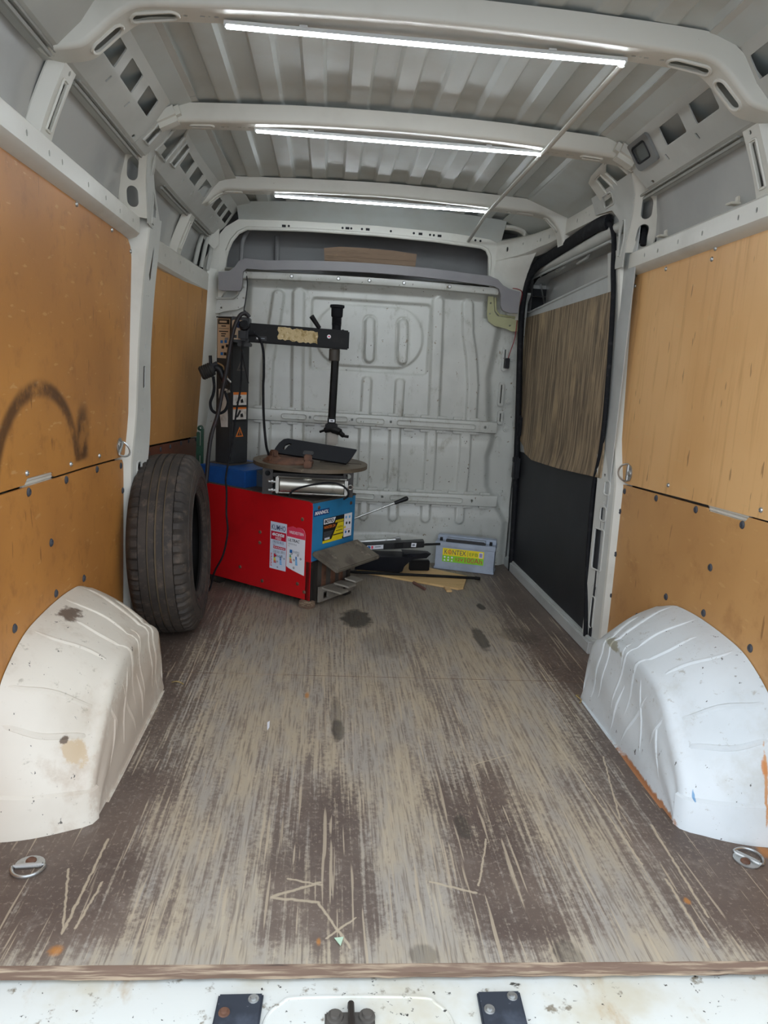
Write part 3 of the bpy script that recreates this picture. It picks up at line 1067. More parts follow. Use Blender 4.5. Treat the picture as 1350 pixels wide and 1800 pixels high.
pillar(-1, [rrect(0.042, 0.955, 0.060, 1.035, 0.003, 1), circ(0.050, 1.105, 0.005, 10, 0.012), circ(0.045, 0.875, 0.004, 8, 0.006), sq(0.05, 1.17, 0.003, 0.006), rrect(0.028, 0.635, 0.058, 0.690, 0.013, 4), sq(0.03, 0.725, 0.002, 0.006), sq(0.05, 0.725, 0.002, 0.006),
           [(0.035, 1.365), (0.048, 1.345), (0.062, 1.355), (0.066, 1.455), (0.055, 1.475)], circ(0.03, 1.29, 0.003, 6), circ(0.05, 1.29, 0.003, 6)], 0.0, 0.105)
pillar(1, [rrect(0.022, 0.640, 0.055, 0.695, 0.012, 4), rrect(0.030, 0.535, 0.064, 0.592, 0.012, 4), rrect(0.030, 0.335, 0.088, 0.500, 0.008, 3), rrect(0.045, 0.095, 0.066, 0.225, 0.010, 4),
           sq(0.03, 0.615, 0.004, 0.006), sq(0.05, 0.61, 0.003, 0.003), sq(0.045, 0.6, 0.003, 0.005), sq(0.04, 0.715, 0.002, 0.006), sq(0.06, 0.715, 0.002, 0.006), sq(0.05, 0.26, 0.002, 0.006), sq(0.07, 0.26, 0.002, 0.006),
           [(0.035, 1.310), (0.048, 1.290), (0.066, 1.300), (0.072, 1.385), (0.060, 1.405)], circ(0.03, 1.23, 0.003, 6), circ(0.055, 1.23, 0.003, 6), circ(0.05, 0.87, 0.004, 8, 0.007), circ(0.03, 1.0, 0.004, 6)], 0.012, 0.105)
# cable hanging inside the big opening of the right pillar
b = B()
b.tube(spline([(0.925, 1.63, 0.52), (0.922, 1.632, 0.46), (0.918, 1.640, 0.435), (0.920, 1.63, 0.40), (0.922, 1.618, 0.36), (0.925, 1.61, 0.33)], 6), 0.006, 8)
b.build('pillar_cable', walls[1], black_rubber, label='black cable inside the pillar opening')

# upper gusset of the main pillar, with two oval openings facing the rear
def gusset(sgn):
    def fm(s, t, d):
        k = (t - 1.55) / 0.23
        y = 1.655 - 0.145 * max(0.0, k) ** 1.1 + d - 0.065 * (1 - s)
        xo = interp([(1.55, 0.958), (1.62, 0.952), (1.70, 0.935), (1.76, 0.905), (1.80, 0.88)], t)
        xi = interp([(1.55, 0.872), (1.66, 0.862), (1.74, 0.842), (1.80, 0.800)], t)
        x = xo + (xi - xo) * s
        e = max(0.0, 1 - s / 0.12)
        return V((sgn * x, y - 0.012 * e * 0 + 0.010 * e, t))

    def ov(z0, z1):
        return [(p[0], p[1]) for p in rrect(0.36, z0, 0.72, z1, 0.165, 6)]

    def oval(z0, z1):
        r = 0.017
        o = []
        for a in range(0, 181, 20):
            o.append((0.55 + 0.19 * math.cos(math.radians(a)), z1 - r + r * math.sin(math.radians(a))))
        for a in range(180, 361, 20):
            o.append((0.55 + 0.19 * math.cos(math.radians(a)), z0 + r + r * math.sin(math.radians(a))))
        return o
    b = B()
    zs = list(np.linspace(1.55, 1.79, 9))
    b.m(paint)
    b.plate([(0, 1.55), (1, 1.55), (1, 1.79), (0, 1.79)], [oval(1.578, 1.640), oval(1.655, 1.722)], fm, 0.004, ct=zs[1:-1], cs=[0.06, 0.12])
    b.build('pillar_gusset', walls[sgn], paint, ang=40)
    # inner facing web behind the gusset edge
    def fm2(s, t, d):
        z = t
        y0 = fm(1.0, z, 0).y
        x0 = abs(fm(1.0, z, 0).x)
        return V((sgn * (x0 + d - 0.004 + 0.02 * s), y0 + 0.004 + s, z))
    if sgn < 0:
        pl = [(0.0, 1.535), (0.20, 1.515), (0.205, 1.575), (0.155, 1.640), (0.10, 1.700), (0.13, 1.760), (0.16, 1.79), (0.0, 1.79)]
        hl = [[(0.055, 1.545), (0.115, 1.540), (0.135, 1.60), (0.10, 1.645)], [(0.055, 1.69), (0.085, 1.70), (0.085, 1.745), (0.06, 1.755)]]
    else:
        pl = [(0.0, 1.50), (0.08, 1.50), (0.09, 1.60), (0.13, 1.675), (0.22, 1.720), (0.42, 1.735), (0.42, 1.79), (0.0, 1.79)]
        hl = [[(0.030, 1.54), (0.050, 1.545), (0.085, 1.625), (0.078, 1.665), (0.06, 1.665), (0.022, 1.60)], rrect(0.20, 1.738, 0.30, 1.775, 0.010, 3)]
    b = B()
    b.plate(pl, hl, fm2, 0.004, ct=zs[1:-1])
    for h in hl:
        b.tube([fm2(p[0], p[1], -0.001) for p in h], 0.004, 6, closed=True)
    b.build('pillar_web', walls[sgn], paint_in, ang=40)
    b = B()
    b.tube([fm(0.02, z, -0.006) for z in zs], 0.005, 6)
    b.build('gusset_seal', walls[sgn], black_rubber)


gusset(-1)
gusset(1)
# flexible black hose end in the lower right oval
b = B()
b.tube(spline([(0.935, 1.70, 1.64), (0.925, 1.63, 1.635), (0.915, 1.600, 1.605), (0.912, 1.590, 1.570)], 6), 0.011, 10)
b.build('pillar_hose', walls[1], black_rubber, label='black wiring sleeve in the pillar opening')

# front pillar strip beside the bulkhead, left side
b = B()
b.grid([[(x - 0.0 * z, y, z) for x, y in ((-0.93 + 0.09 * min(1, max(0, (z - 0.66) / 0.7)) * 0.9, 2.84), (-0.895 + 0.075 * min(1, max(0, (z - 0.66) / 0.7)), 2.845), (-0.875 + 0.075 * min(1, max(0, (z - 0.66) / 0.7)), 2.87), (-0.86 + 0.075 * min(1, max(0, (z - 0.66) / 0.7)), 2.93))] for z in np.linspace(0, 1.52, 12)])
b.build('front_pillar', walls[-1], paint, ang=60)
# ribs in the upper front corner, left
for k in range(3):
    b = B()
    b.tube([(-0.905 + 0.028 * k, 2.80 + 0.02 * k, 1.53 - 0.01 * k), (-0.885 + 0.028 * k, 2.80 + 0.02 * k, 1.62), (-0.86 + 0.026 * k, 2.80 + 0.02 * k, 1.70)], 0.011, 8)
    b.build('corner_rib', walls[-1], paint_in)
b = B()
b.plate([(0.0, 0.0), (0.06, -0.055), (0.085, -0.03), (0.085, 0.085), (0.05, 0.105), (0.015, 0.07)], [], lambda s, t, d: V((-0.873 + s, 2.82 + d - 0.03 * s, 1.665 + t)), 0.004)
b.build('corner_plate', walls[-1], paint, label='white corner plate beside the roof header')

# ------------------------------------------------------------------ frame over the sliding door
rail_xy = [(0.868, 1.66), (0.862, 1.80), (0.857, 1.95), (0.845, 2.25), (0.822, 2.50), (0.770, 2.68), (0.700, 2.80), (0.640, 2.875)]
rp_ = [(p.x, p.y) for p in spline([(x, y, 0) for x, y in rail_xy], 4)]
racc = arcs(rp_)


def rail_fm(s, t, d):
    (x, y), n = path_at(rp_, min(max(s, 1e-6), racc[-1] - 1e-6))
    zb = interp([(1.66, 1.722), (1.95, 1.725), (2.3, 1.722), (2.6, 1.70), (2.88, 1.655)], y)
    zt = interp([(1.66, 1.80), (1.95, 1.795), (2.3, 1.785), (2.6, 1.770), (2.88, 1.752)], y)
    return V((x + d * 1.0, y + 0.3 * d, zb + (zt - zb) * t))


hl = []
for y, t, r, e in ((1.99, 0.62, 0.007, 2.0), (2.06, 0.45, 0.004, 1.5), (2.20, 0.5, 0.006, 2.0), (2.10, 0.7, 0.003, 1.2), (2.40, 0.45, 0.003, 1.2), (2.52, 0.45, 0.006, 2.0), (2.60, 0.45, 0.005, 2.0), (2.625, 0.45, 0.003, 1.3), (2.82, 0.5, 0.008, 1.6), (2.73, 0.6, 0.004, 1.6)):
    s0 = float(np.interp(y, [p[1] for p in rp_], racc))
    hl.append(circ(s0, t, r, 8, r * e / 0.085))
b = B()
b.plate([(0.02, 0), (racc[-1], 0), (racc[-1], 1), (0.02, 1)], hl, rail_fm, 0.004, cs=racc[1:-1])
# top ledge and underside
ss = list(np.linspace(0.02, racc[-1], 24))
b.grid([[rail_fm(s, 1, 0), rail_fm(s, 1, 0) + V((0.02, 0.01, 0.012)), rail_fm(s, 1, 0) + V((0.07 + 0.10 * s / racc[-1], 0.03, 0.010))] for s in ss])
b.grid([[rail_fm(s, 0, 0), rail_fm(s, 0, 0) + V((0.02, 0.006, -0.008)), rail_fm(s, 0, 0) + V((0.055, 0.01, -0.014))] for s in ss])
b.build('door_rail', walls[1], paint, ang=40)

# white corner between the door rail, the header ring and the seal
A = [(0.640, 2.880, 1.660), (0.632, 2.880, 1.600), (0.650, 2.880, 1.545), (0.690, 2.880, 1.500), (0.74, 2.88, 1.44), (0.765, 2.88, 1.36)]
M_ = [(0.715, 2.790, 1.690), (0.715, 2.800, 1.610), (0.722, 2.815, 1.560), (0.745, 2.825, 1.500), (0.765, 2.84, 1.44), (0.78, 2.85, 1.36)]
D_ = [(0.800, 2.650, 1.690), (0.800, 2.760, 1.630), (0.795, 2.810, 1.570), (0.790, 2.830, 1.500), (0.79, 2.845, 1.43), (0.80, 2.86, 1.35)]
rows = [spline(q, 4) for q in (A, M_, D_)]
b = B()
b.grid([[r[i] for r in rows] for i in range(len(rows[0]))])
b.build('corner_panel', walls[1], paint, ang=60)
# short curved duct end in the roof corner above
b = B()
b.tube(spline([(0.66, 2.80, 1.815), (0.72, 2.80, 1.81), (0.765, 2.80, 1.79), (0.78, 2.79, 1.755), (0.782, 2.79, 1.735)], 6), 0.014, 8, flat=(1.0, 2.0, (0, 0, 1)))
b.build('corner_duct', walls[1], paint)

# ------------------------------------------------------------------ sliding door
dr = empty('door_1', (0.88, 2.3, 0), 'sliding side door with weathered wooden board over a black lower lining', kind='structure')


def dx(y):
    return 0.892 - 0.030 * (y - 1.70)


door_paint = mat('door_grey_paint', '#b9bcba', 0.4, var=[(3, '#a9aca9', 0.4, 0.7), (30, '#857f74', 0.7, 0.8)])
b = B()
win = [(1.84, 1.492), (2.90, 1.408), (2.985, 1.415), (2.985, 1.560), (2.90, 1.585), (1.86, 1.622), (1.80, 1.600), (1.80, 1.510)]
b.plate([(1.60, -0.01), (3.02, -0.01), (3.02, 1.70), (1.60, 1.74)], [win], lambda s, t, d: V((dx(s) + d, s, t)), 0.004, cs=[2.0, 2.5])
b.tube([V((dx(s) - 0.001, s, t)) for s, t in win], 0.006, 8, closed=True)
b.build('door_inner_panel', dr, door_paint, ang=30)
b = B()
b.grid([[(0.955, y, z) for z in (-0.1, 0.8, 1.72)] for y in (1.55, 2.3, 3.1)])
b.grid([[(x, y, z) for x in (0.885, 0.955)] for y, z in win + [win[0]]])
b.build('door_outer_skin', dr, skin_mat)
# tubular top beam with two bracket hooks
b = B()
b.tube([(0.885, 1.70, 1.660), (0.880, 2.3, 1.638), (0.862, 2.95, 1.610)], 0.024, 12)
b.build('door_top_beam', dr, paint_in)
for y in (2.16, 2.48):
    b = B()
    b.tube([(0.905, y + 0.16, 1.595), (0.900, y + 0.01, 1.602), (0.900, y - 0.005, 1.615), (0.915, y - 0.005, 1.632)], 0.007, 6)
    b.build('door_bracket', dr, door_paint)


def door_wood():
    t = NT('weathered_brown_board')
    g = t.noise(10, 6, 0.65, (1, 6, 0.35))
    g2 = t.noise(6, 4, 0.6, (1, 1.2, 0.6), loc=(3, 1, 2))
    c = t.mix(t.ramp(g, 0.38, 0.62), '#5f5242', '#9a876c')
    c = t.mix(t.ramp(g2, 0.5, 0.72, 0, 0.7), c, '#b39c78')
    c = t.mix(t.ramp(t.noise(28, 4, 0.7, (1, 6, 0.3), loc=(8, 2, 2)), 0.55, 0.72, 0, 0.75), c, '#3b3026')
    t.bump(g, 0.2)
    return t.done(c, 0.75)


b = B()
wp = [(1.66, 0.700), (2.10, 0.672), (2.55, 0.652), (2.70, 0.668), (2.74, 0.70), (2.86, 0.735), (2.90, 1.0), (2.985, 1.378), (2.4, 1.398), (1.745, 1.422), (1.715, 1.20), (1.69, 0.95)]


def wfm(s, t, d):
    curl = 0.020 * max(0.0, (0.80 - t) / 0.13) ** 2 * max(0.0, 1 - abs(s - 2.1) / 0.75)
    return V((dx(s) - 0.012 - curl + d, s, t))


b.plate(wp, [], wfm, 0.007, cs=list(np.arange(1.8, 2.95, 0.12)), ct=[0.70, 0.73, 0.76, 0.79, 0.82])
b.build('door_board', dr, door_wood(), ang=40, label='weathered grey brown wooden board on the door')
black_lining = mat('scuffed_black_lining', '#1d1f24', 0.55, var=[(4, '#25272c', 0.4, 0.7), (50, '#6a6c70', 0.74, 0.78)])
b = B()
b.plate([(1.60, 0.055), (2.86, 0.030), (2.87, 0.66), (1.64, 0.72)], [], lambda s, t, d: V((dx(s) - 0.005 + d, s, t)), 0.004, cs=[2.0, 2.4])
b.build('door_lower_lining', dr, black_lining, label='scuffed black lower lining')
b = B()
b.obox((0.868, 1.56, 0.0), (0.03, 0, 0), (-0.034, 1.32, 0), (0, 0, 0.052), 0.004)
b.obox((0.878, 1.56, 0.05), (0.03, 0, 0), (-0.034, 1.32, 0), (0, 0, 0.010), 0.003)
b.build('door_sill', dr, door_paint)

# seal round the door opening
b = B()
fr = spline([(0.852, 2.78, 0.0), (0.846, 2.81, 0.39), (0.836, 2.835, 0.70), (0.822, 2.845, 0.98), (0.806, 2.85, 1.25), (0.800, 2.85, 1.42), (0.808, 2.83, 1.55), (0.828, 2.75, 1.625), (0.845, 2.60, 1.652), (0.852, 2.40, 1.668), (0.856, 2.142, 1.686), (0.858, 1.95, 1.697), (0.862, 1.84, 1.690)], 5)
b.tube(fr, 0.017, 10, flat=(1.0, 1.75, (1, -0.25, 0)))
re = spline([(0.862, 1.85, 1.690), (0.864, 1.795, 1.660), (0.866, 1.765, 1.60), (0.867, 1.745, 1.50), (0.870, 1.720, 1.398), (0.872, 1.694, 1.20), (0.876, 1.680, 0.97), (0.880, 1.690, 0.80), (0.880, 1.715, 0.70), (0.880, 1.722, 0.62), (0.880, 1.708, 0.437), (0.880, 1.690, 0.32), (0.880, 1.660, 0.20), (0.882, 1.620, 0.007)], 5)
b.tube(re, 0.010, 10)
b.build('door_seal', dr, black_rubber, ang=60, label='black rubber seal round the door opening')
b = B()
b.box((0.832, 2.80, 0.575), (0.034, 0.05, 0.125), 0.008)
b.box((0.826, 2.80, 0.62), (0.03, 0.03, 0.03), 0.004)
b.build('door_latch_block', dr, black_plastic, label='black latch block on the front edge of the door opening')
b = B()
b.box((0.835, 2.82, 0.80), (0.03, 0.04, 0.12), 0.01)
b.build('seal_joint', dr, black_rubber)

# ------------------------------------------------------------------ bulkhead
bw = empty('wall_front', (0, 2.89, 0), 'pressed grey white steel bulkhead with vertical beads', kind='structure')
bulk = bulk_mat()
NX, NZ = 300, 260
gx = np.linspace(-0.865, 0.845, NX)
gz = np.linspace(0.0, 1.505, NZ)
X, Z = np.meshgrid(gx, gz)


def sstep(a, b_, v):
    t = np.clip((v - a) / (b_ - a), 0, 1)
    return t * t * (3 - 2 * t)


def sd_seg(X, Z, pts):
    d = np.full(X.shape, 9.0)
    for (ax, az), (bx, bz) in zip(pts, pts[1:]):
        vx, vz = bx - ax, bz - az
        t = np.clip(((X - ax) * vx + (Z - az) * vz) / (vx * vx + vz * vz), 0, 1)
        d = np.minimum(d, np.hypot(X - ax - vx * t, Z - az - vz * t))
    return d


def sd_rr(X, Z, x0, z0, x1, z1, r):
    qx = np.abs(X - (x0 + x1) / 2) - (x1 - x0) / 2 + r
    qz = np.abs(Z - (z0 + z1) / 2) - (z1 - z0) / 2 + r
    return np.hypot(np.maximum(qx, 0), np.maximum(qz, 0)) + np.minimum(np.maximum(qx, qz), 0) - r


H = np.zeros(X.shape)            # towards the load bay
# slow bulges of the sheet
H += 0.018 * sstep(0.78, 0.66, Z) * sstep(0.40, 0.62, Z)
H += 0.012 * sstep(0.34, 0.26, Z)
H += 0.050 * sstep(0.17, 0.03, Z) * sstep(0.42, 0.28, X)
H += 0.014 * np.exp(-((Z - 0.115 - 0.015 * np.sin(X * 9)) / 0.018) ** 2) * sstep(0.45, 0.2, X)
H += 0.045 * sstep(1.445, 1.50, Z)
# raised field with the framed panel
fr_ = sd_rr(X, Z, -0.312, 1.045, 0.318, 1.412, 0.022)
H -= 0.014 * sstep(0.005, -0.006, fr_)
dsh = np.minimum(sd_rr(X, Z, -0.285, 1.072, 0.285, 1.388, 0.15), 9)
H += 0.009 * sstep(0.004, -0.004, dsh)
for x0 in (0.0, 0.178):
    s_ = sd_seg(X, Z, [(x0 - 0.003, 1.305), (x0 + 0.003, 1.120)])
    H += 0.017 * sstep(0.029, 0.020, s_) - 0.006 * sstep(0.040, 0.030, s_) * sstep(0.026, 0.034, s_)
for x0 in (-0.003, 0.176):
    s_ = sd_seg(X, Z, [(x0, 0.995), (x0, 0.80)])
    H += 0.015 * sstep(0.029, 0.020, s_)
for pts in ([(-0.487, 1.41), (-0.500, 1.30), (-0.515, 1.20), (-0.535, 1.06), (-0.540, 0.80)],
            [(-0.384, 1.425), (-0.372, 0.80)], [(0.352, 1.430), (0.362, 1.2), (0.372, 0.80)],
            [(0.512, 1.425), (0.525, 1.28), (0.555, 1.15), (0.575, 1.0), (0.580, 0.80)]):
    s_ = sd_seg(X, Z, pts)
    H += 0.017 * sstep(0.035, 0.024, s_)
for x0 in (-0.54, -0.365, -0.18, 0.0, 0.165, 0.365, 0.555):
    s_ = np.abs(X - x0 - 0.008 * (0.75 - Z)) + 10 * ((Z < 0.40) | (Z > 0.76))
    H += 0.015 * sstep(0.034, 0.025, s_)
for x0 in (-0.5, -0.18, 0.015, 0.18, 0.362, 0.555):
    s_ = sd_seg(X, Z, [(x0, 0.36), (x0, 0.258)])
    H += 0.013 * sstep(0.029, 0.020, s_)
# edge that steps back to the side flange, right and left
xe = np.interp(Z, [0, 0.25, 0.45, 0.62, 0.72, 0.85, 1.05, 1.20, 1.32, 1.36, 1.505], [0.83, 0.83, 0.71, 0.695, 0.72, 0.69, 0.67, 0.69, 0.705, 0.63, 0.62])
H -= 0.030 * sstep(-0.035, 0.015, X - xe)
xl = np.interp(Z, [0, 0.25, 0.45, 1.05, 1.25, 1.30, 1.505], [-0.85, -0.85, -0.74, -0.72, -0.735, -0.66, -0.65])
H -= 0.030 * sstep(0.035, -0.015, X - xl)
# fine dents
rng = np.random.default_rng(3)
for _ in range(60):
    cx, cz, r = rng.uniform(-0.8, 0.8), rng.uniform(0.1, 1.45), rng.uniform(0.02, 0.08)
    H += rng.uniform(-0.0012, 0.0012) * np.exp(-((X - cx) ** 2 + (Z - cz) ** 2) / r ** 2)
b = B()
b.grid([[(X[j, i], 2.89 - H[j, i], Z[j, i]) for i in range(NX)] for j in range(NZ)])
b.build('bulkhead_sheet', bw, bulk, ang=60)
b = B()
b.grid([[(x, 2.97, z) for x in (-1.0, 1.0)] for z in (-0.05, 1.54)])
b.build('bulkhead_back', bw, cavity_shade)


def surf(x, z):
    i = int(np.clip(np.searchsorted(gx, x), 0, NX - 1)); j = int(np.clip(np.searchsorted(gz, z), 0, NZ - 1))
    return 2.89 - H[j, i]


# two cross rails spot welded over the beads
def cross_rail(za, zb_, x0, x1, h, panels, dots):
    prof = [(0.0, 0.0), (0.004, 0.012), (0.018, 0.014), (h - 0.018, 0.014), (h - 0.004, 0.012), (h, 0.0)]
    b = B()

    def fm(s, t, d):
        z = za + (zb_ - za) * (s - x0) / (x1 - x0) + t - h / 2
        p = float(np.interp(t, [a for a, c in prof], [c for a, c in prof]))
        return V((s, 2.884 - 0.016 - p + d, z))
    hl = [circ(x, h / 2, 0.0075, 10) for x in dots]
    b.plate([(x0, 0), (x1, 0), (x1, h), (x0, h)], hl, fm, 0.003, ct=[a for a, c in prof[1:-1]])
    for a, c in panels:
        b.tube([fm(p[0], p[1], -0.0005) for p in rrect(a, h * 0.30, c, h * 0.70, 0.012, 5)], 0.0042, 6, closed=True)
    # welded feet
    for k in range(int((x1 - x0) / 0.09)):
        a = x0 + 0.02 + k * 0.09
        for t_, dz_ in ((0.0, -0.012), (h, 0.012)):
            p = fm(a, t_, 0)
            z0_ = min(p.z, p.z + dz_)
            b.obox((a, 2.865, z0_), (0.055, 0, 0), (0, 0.016, 0), (0, 0, 0.013), 0.002)
    b.build('cross_rail', bw, bulk, ang=30)


cross_rail(0.792, 0.782, -0.80, 0.72, 0.064, [(-0.45, -0.32), (-0.28, -0.10), (-0.05, 0.10), (0.17, 0.60)], [-0.30, -0.075, 0.135, 0.655])
cross_rail(0.374, 0.372, -0.80, 0.755, 0.066, [(-0.5, -0.1), (-0.05, 0.07), (0.155, 0.56)], [0.112, 0.615])
# flange slots and bolts along the right edge
for z0, z1, x in ((1.09, 1.22, 0.742), (0.90, 1.03, 0.738), (0.80, 0.875, 0.745), (0.66, 0.73, 0.742)):
    b = B()
    b.m(bulk)
    o_ = [(x + p[0], p[1]) for p in rrect(-0.015, z0, 0.015, z1, 0.012, 4)]
    b.plate(o_, [rrect(x - 0.0035, z0 + 0.014, x + 0.0035, z1 - 0.014, 0.003, 2)], lambda s, t, d: V((s, 2.902 + d, t)), 0.018)
    b.m(cavity_shade)
    b.obox((x - 0.006, 2.9165, z0 + 0.01), (0.012, 0, 0), (0, 0.003, 0), (0, 0, z1 - z0 - 0.02))  # dark strip behind the slot, its shade painted in
    b.build('flange_slot', bw)
for x, z in ((0.785, 1.16), (0.785, 0.93), (0.785, 0.775), (0.785, 0.70), (0.785, 0.60), (0.79, 0.41)):
    b = B()
    b.lathe([(0, -0.008), (0.008, -0.008), (0.009, -0.004), (0.016, -0.004), (0.017, 0.0)], (x, 2.918, z), (0, 1, 0), 14)
    b.build('flange_bolt', bw, bulk)
# top flange with screws
b = B()
b.grid([[(x, y, z - 0.012 * (x / 0.7) ** 2) for y, z in ((2.846, 1.488), (2.832, 1.492), (2.828, 1.500), (2.828, 1.524), (2.86, 1.530))] for x in np.linspace(-0.69, 0.66, 30)])
b.build('top_flange', bw, bulk, ang=40)
for x in (-0.42, -0.18, -0.02, 0.16, 0.40):
    b = B()
    b.lathe([(0, -0.004), (0.006, -0.004), (0.009, -0.001), (0.010, 0)], (x, 2.828, 1.510 - 0.012 * (x / 0.7) ** 2), (0, 1, 0), 12)
    b.build('flange_screw', bw, zinc)
# corner brackets, olive on the right
olive = mat('olive_primer_paint', '#a9a982', 0.5)
for sgn, mt in ((1, olive), (-1, bulk)):
    b = B()
    pl = [(0.615, 1.475), (0.645, 1.475), (0.655, 1.40), (0.675, 1.375), (0.80, 1.365), (0.80, 1.305), (0.76, 1.300), (0.73, 1.312), (0.66, 1.325), (0.628, 1.345), (0.617, 1.38)]
    b.plate(pl, [circ(0.632, 1.44, 0.005, 8), circ(0.632, 1.385, 0.005, 8), circ(0.745, 1.33, 0.005, 8)], lambda s, t, d: V((sgn * s - 0.0 if sgn > 0 else -(s + 0.035), 2.868 + d, t)), 0.004)
    b.tube([V((sgn * s if sgn > 0 else -(s + 0.035), 2.868, t)) for s, t in ((0.655, 1.47), (0.662, 1.405), (0.685, 1.382), (0.80, 1.372))], 0.006, 6)
    b.build('corner_bracket', bw, mt)

# header ring and the hollow above the cab
b = B()
outer = [(-0.90, 1.36), (-0.870, 1.56), (-0.82, 1.66), (-0.765, 1.73), (-0.70, 1.772), (-0.40, 1.784), (0.0, 1.789), (0.40, 1.779), (0.60, 1.762), (0.655, 1.738), (0.665, 1.62), (0.72, 1.52), (0.80, 1.36), (0.74, 1.36), (0.69, 1.49), (0.62, 1.52), (-0.62, 1.52), (-0.72, 1.49), (-0.795, 1.36)]
inner = [(-0.765, 1.525), (-0.755, 1.615), (-0.735, 1.665), (-0.70, 1.708), (-0.655, 1.732), (-0.35, 1.744), (0.0, 1.746), (0.30, 1.738), (0.56, 1.722), (0.592, 1.708), (0.608, 1.68), (0.612, 1.63), (0.616, 1.528)]
b.plate(outer, [inner], lambda s, t, d: V((s, 2.875 + d, t)), 0.05)
b.tube([V((s, 2.878, t)) for s, t in inner], 0.010, 8, closed=True)
for x in (-0.33, -0.30, -0.25, 0.15, 0.20, 0.26, 0.48):
    pass
b.build('header_ring', bw, paint, ang=35)
hol = []
for i, x in enumerate((-0.47, -0.445, -0.17, -0.145, -0.125, -0.07, -0.04, 0.08, 0.20, 0.235, 0.285, 0.305, 0.335, 0.525, 0.552)):
    c = B()
    z = 1.767 - 0.02 * (x / 0.6) ** 2
    if i % 3 == 0:
        c.obox((x - 0.010, 2.8735, z - 0.006), (0.020, 0, 0), (0, 0.002, 0), (0, 0, 0.012))
    else:
        c.lathe([(0, 0), (0.006, 0), (0.006, 0.002)], (x, 2.8735, z), (0, 1, 0), 10)
    c.build('header_hole_shade', bw, cavity_shade)  # flat dark discs and blocks, the shade of holes painted on the ring
b = B()
b.grid([[(x, y, z) for y, z in ((2.765, roof_z(x, 2.765) - 0.003), (2.825, (roof_z(x, 2.765) + float(np.interp(x, [p[0] for p in outer[4:10]], [p[1] for p in outer[4:10]]))) / 2 - 0.002), (2.878, float(np.interp(x, [p[0] for p in outer[4:10]], [p[1] for p in outer[4:10]])) - 0.003))] for x in np.linspace(-0.70, 0.66, 24)])
b.build('roof_front_panel', ce, roof_mat, ang=60)
cab = mat('grey_cab_headlining', '#8f8f8f', 0.8, var=[(3, '#858585', 0.4, 0.7), (30, '#6f6d6a', 0.72, 0.8)])
b = B()
b.grid([[(x, y - 0.05 * (abs(x) / 0.9) ** 4, z) for y, z in ((2.93, 1.80), (3.05, 1.79), (3.13, 1.76), (3.17, 1.70), (3.18, 1.62), (3.16, 1.55), (3.10, 1.50), (2.9, 1.49))] for x in np.linspace(-0.93, 0.93, 24)])
b.grid([[(sx, y, z) for y in (2.9, 3.2)] for sx in (-0.86,) for z in (1.4, 1.85)])
b.grid([[(sx, y, z) for y in (2.9, 3.2)] for sx in (0.86,) for z in (1.4, 1.85)])
b.tube(spline([(-0.70, 3.02, 1.52), (-0.70, 3.02, 1.62), (-0.69, 3.02, 1.70), (-0.66, 3.02, 1.75)], 4), 0.012, 8)
b.tube(spline([(-0.52, 3.12, 1.52), (-0.52, 3.14, 1.62), (-0.52, 3.12, 1.74)], 4), 0.014, 8)
b.build('cab_headlining', bw, cab, ang=60)

# close the body round the outside so that light comes in through the rear only
b = B()
b.grid([[(x, y, z) for z in (-0.4, 0.8, 1.5, 2.03)] for x, y in ((-1.03, -0.12), (-1.03, 3.32), (1.03, 3.32), (1.03, -0.12))])
b.grid([[(x, y, -0.30) for x in (-1.03, 1.03)] for y in (-0.2, 3.32)])
b.build('body_outer_shell', ce, paint, ang=20)
inn = [(0.93, -0.05), (0.93, 1.48), (0.95, 1.56), (0.90, 1.70), (0.86, 1.77), (0.75, 1.88), (0.64, 1.925), (0.0, 1.955)]
out_ = [(1.03, -0.05), (1.03, 1.48), (1.03, 1.60), (1.03, 1.80), (1.03, 1.95), (0.92, 2.035), (0.70, 2.035), (0.0, 2.035)]
for sg in (-1, 1):
    b = B()
    b.grid([[(sg * p[0], -0.115, p[1]), (sg * (p[0] + q[0]) / 2, -0.135, (p[1] + q[1]) / 2), (sg * q[0], -0.125, q[1])] for p, q in zip(inn, out_)])
    b.build('rear_door_frame', walls[sg], paint, ang=60)

# ------------------------------------------------------------------ LED strips under the bows
led_m = NT('led_diffuser')
em = led_m.n('ShaderNodeEmission')
em.inputs['Color'].default_value = (0.86, 0.94, 1.0, 1)
em.inputs['Strength'].default_value = LED_POWER
led_m.l(em.outputs[0], led_m.t.nodes['Material Output'].inputs['Surface'])
led_m = led_m.m
alu = mat('led_aluminium_profile', '#c9cbca', 0.35, 0.6)
LED = [('long white lit strip lamp under the roof bow nearest the rear doors', 0.775, 1.857),
       ('white lit strip lamp under the middle roof bow', 1.505, 1.833 - 0.002),
       ('white lit strip lamp under the roof bow nearest the bulkhead', 2.395, 1.808)]
for lab, y, z in LED:
    t = empty('led_strip', (0, y, z), lab, 'strip lamp', 'strip lamps under the roof bows')
    b = B()
    b.obox((-0.482, y - 0.010, z - 0.004), (0.966, 0, 0), (0, 0.020, 0), (0, 0, 0.009), 0.001)
    b.obox((-0.486, y - 0.010, z - 0.007), (0.006, 0, 0), (0, 0.020, 0), (0, 0, 0.012), 0.001)
    b.obox((0.482, y - 0.010, z - 0.007), (0.006, 0, 0), (0, 0.020, 0), (0, 0, 0.012), 0.001)
    b.build('profile', t, alu)
    b = B()
    b.tube([(-0.480, y, z - 0.005), (0.482, y, z - 0.005)], 0.006, 10)
    b.build('diffuser', t, led_m)
    for sx in (-0.30, 0.30):
        b = B()
        b.box((sx, y, z + 0.006), (0.02, 0.022, 0.006), 0.001)
        b.build('clip', t, alu)

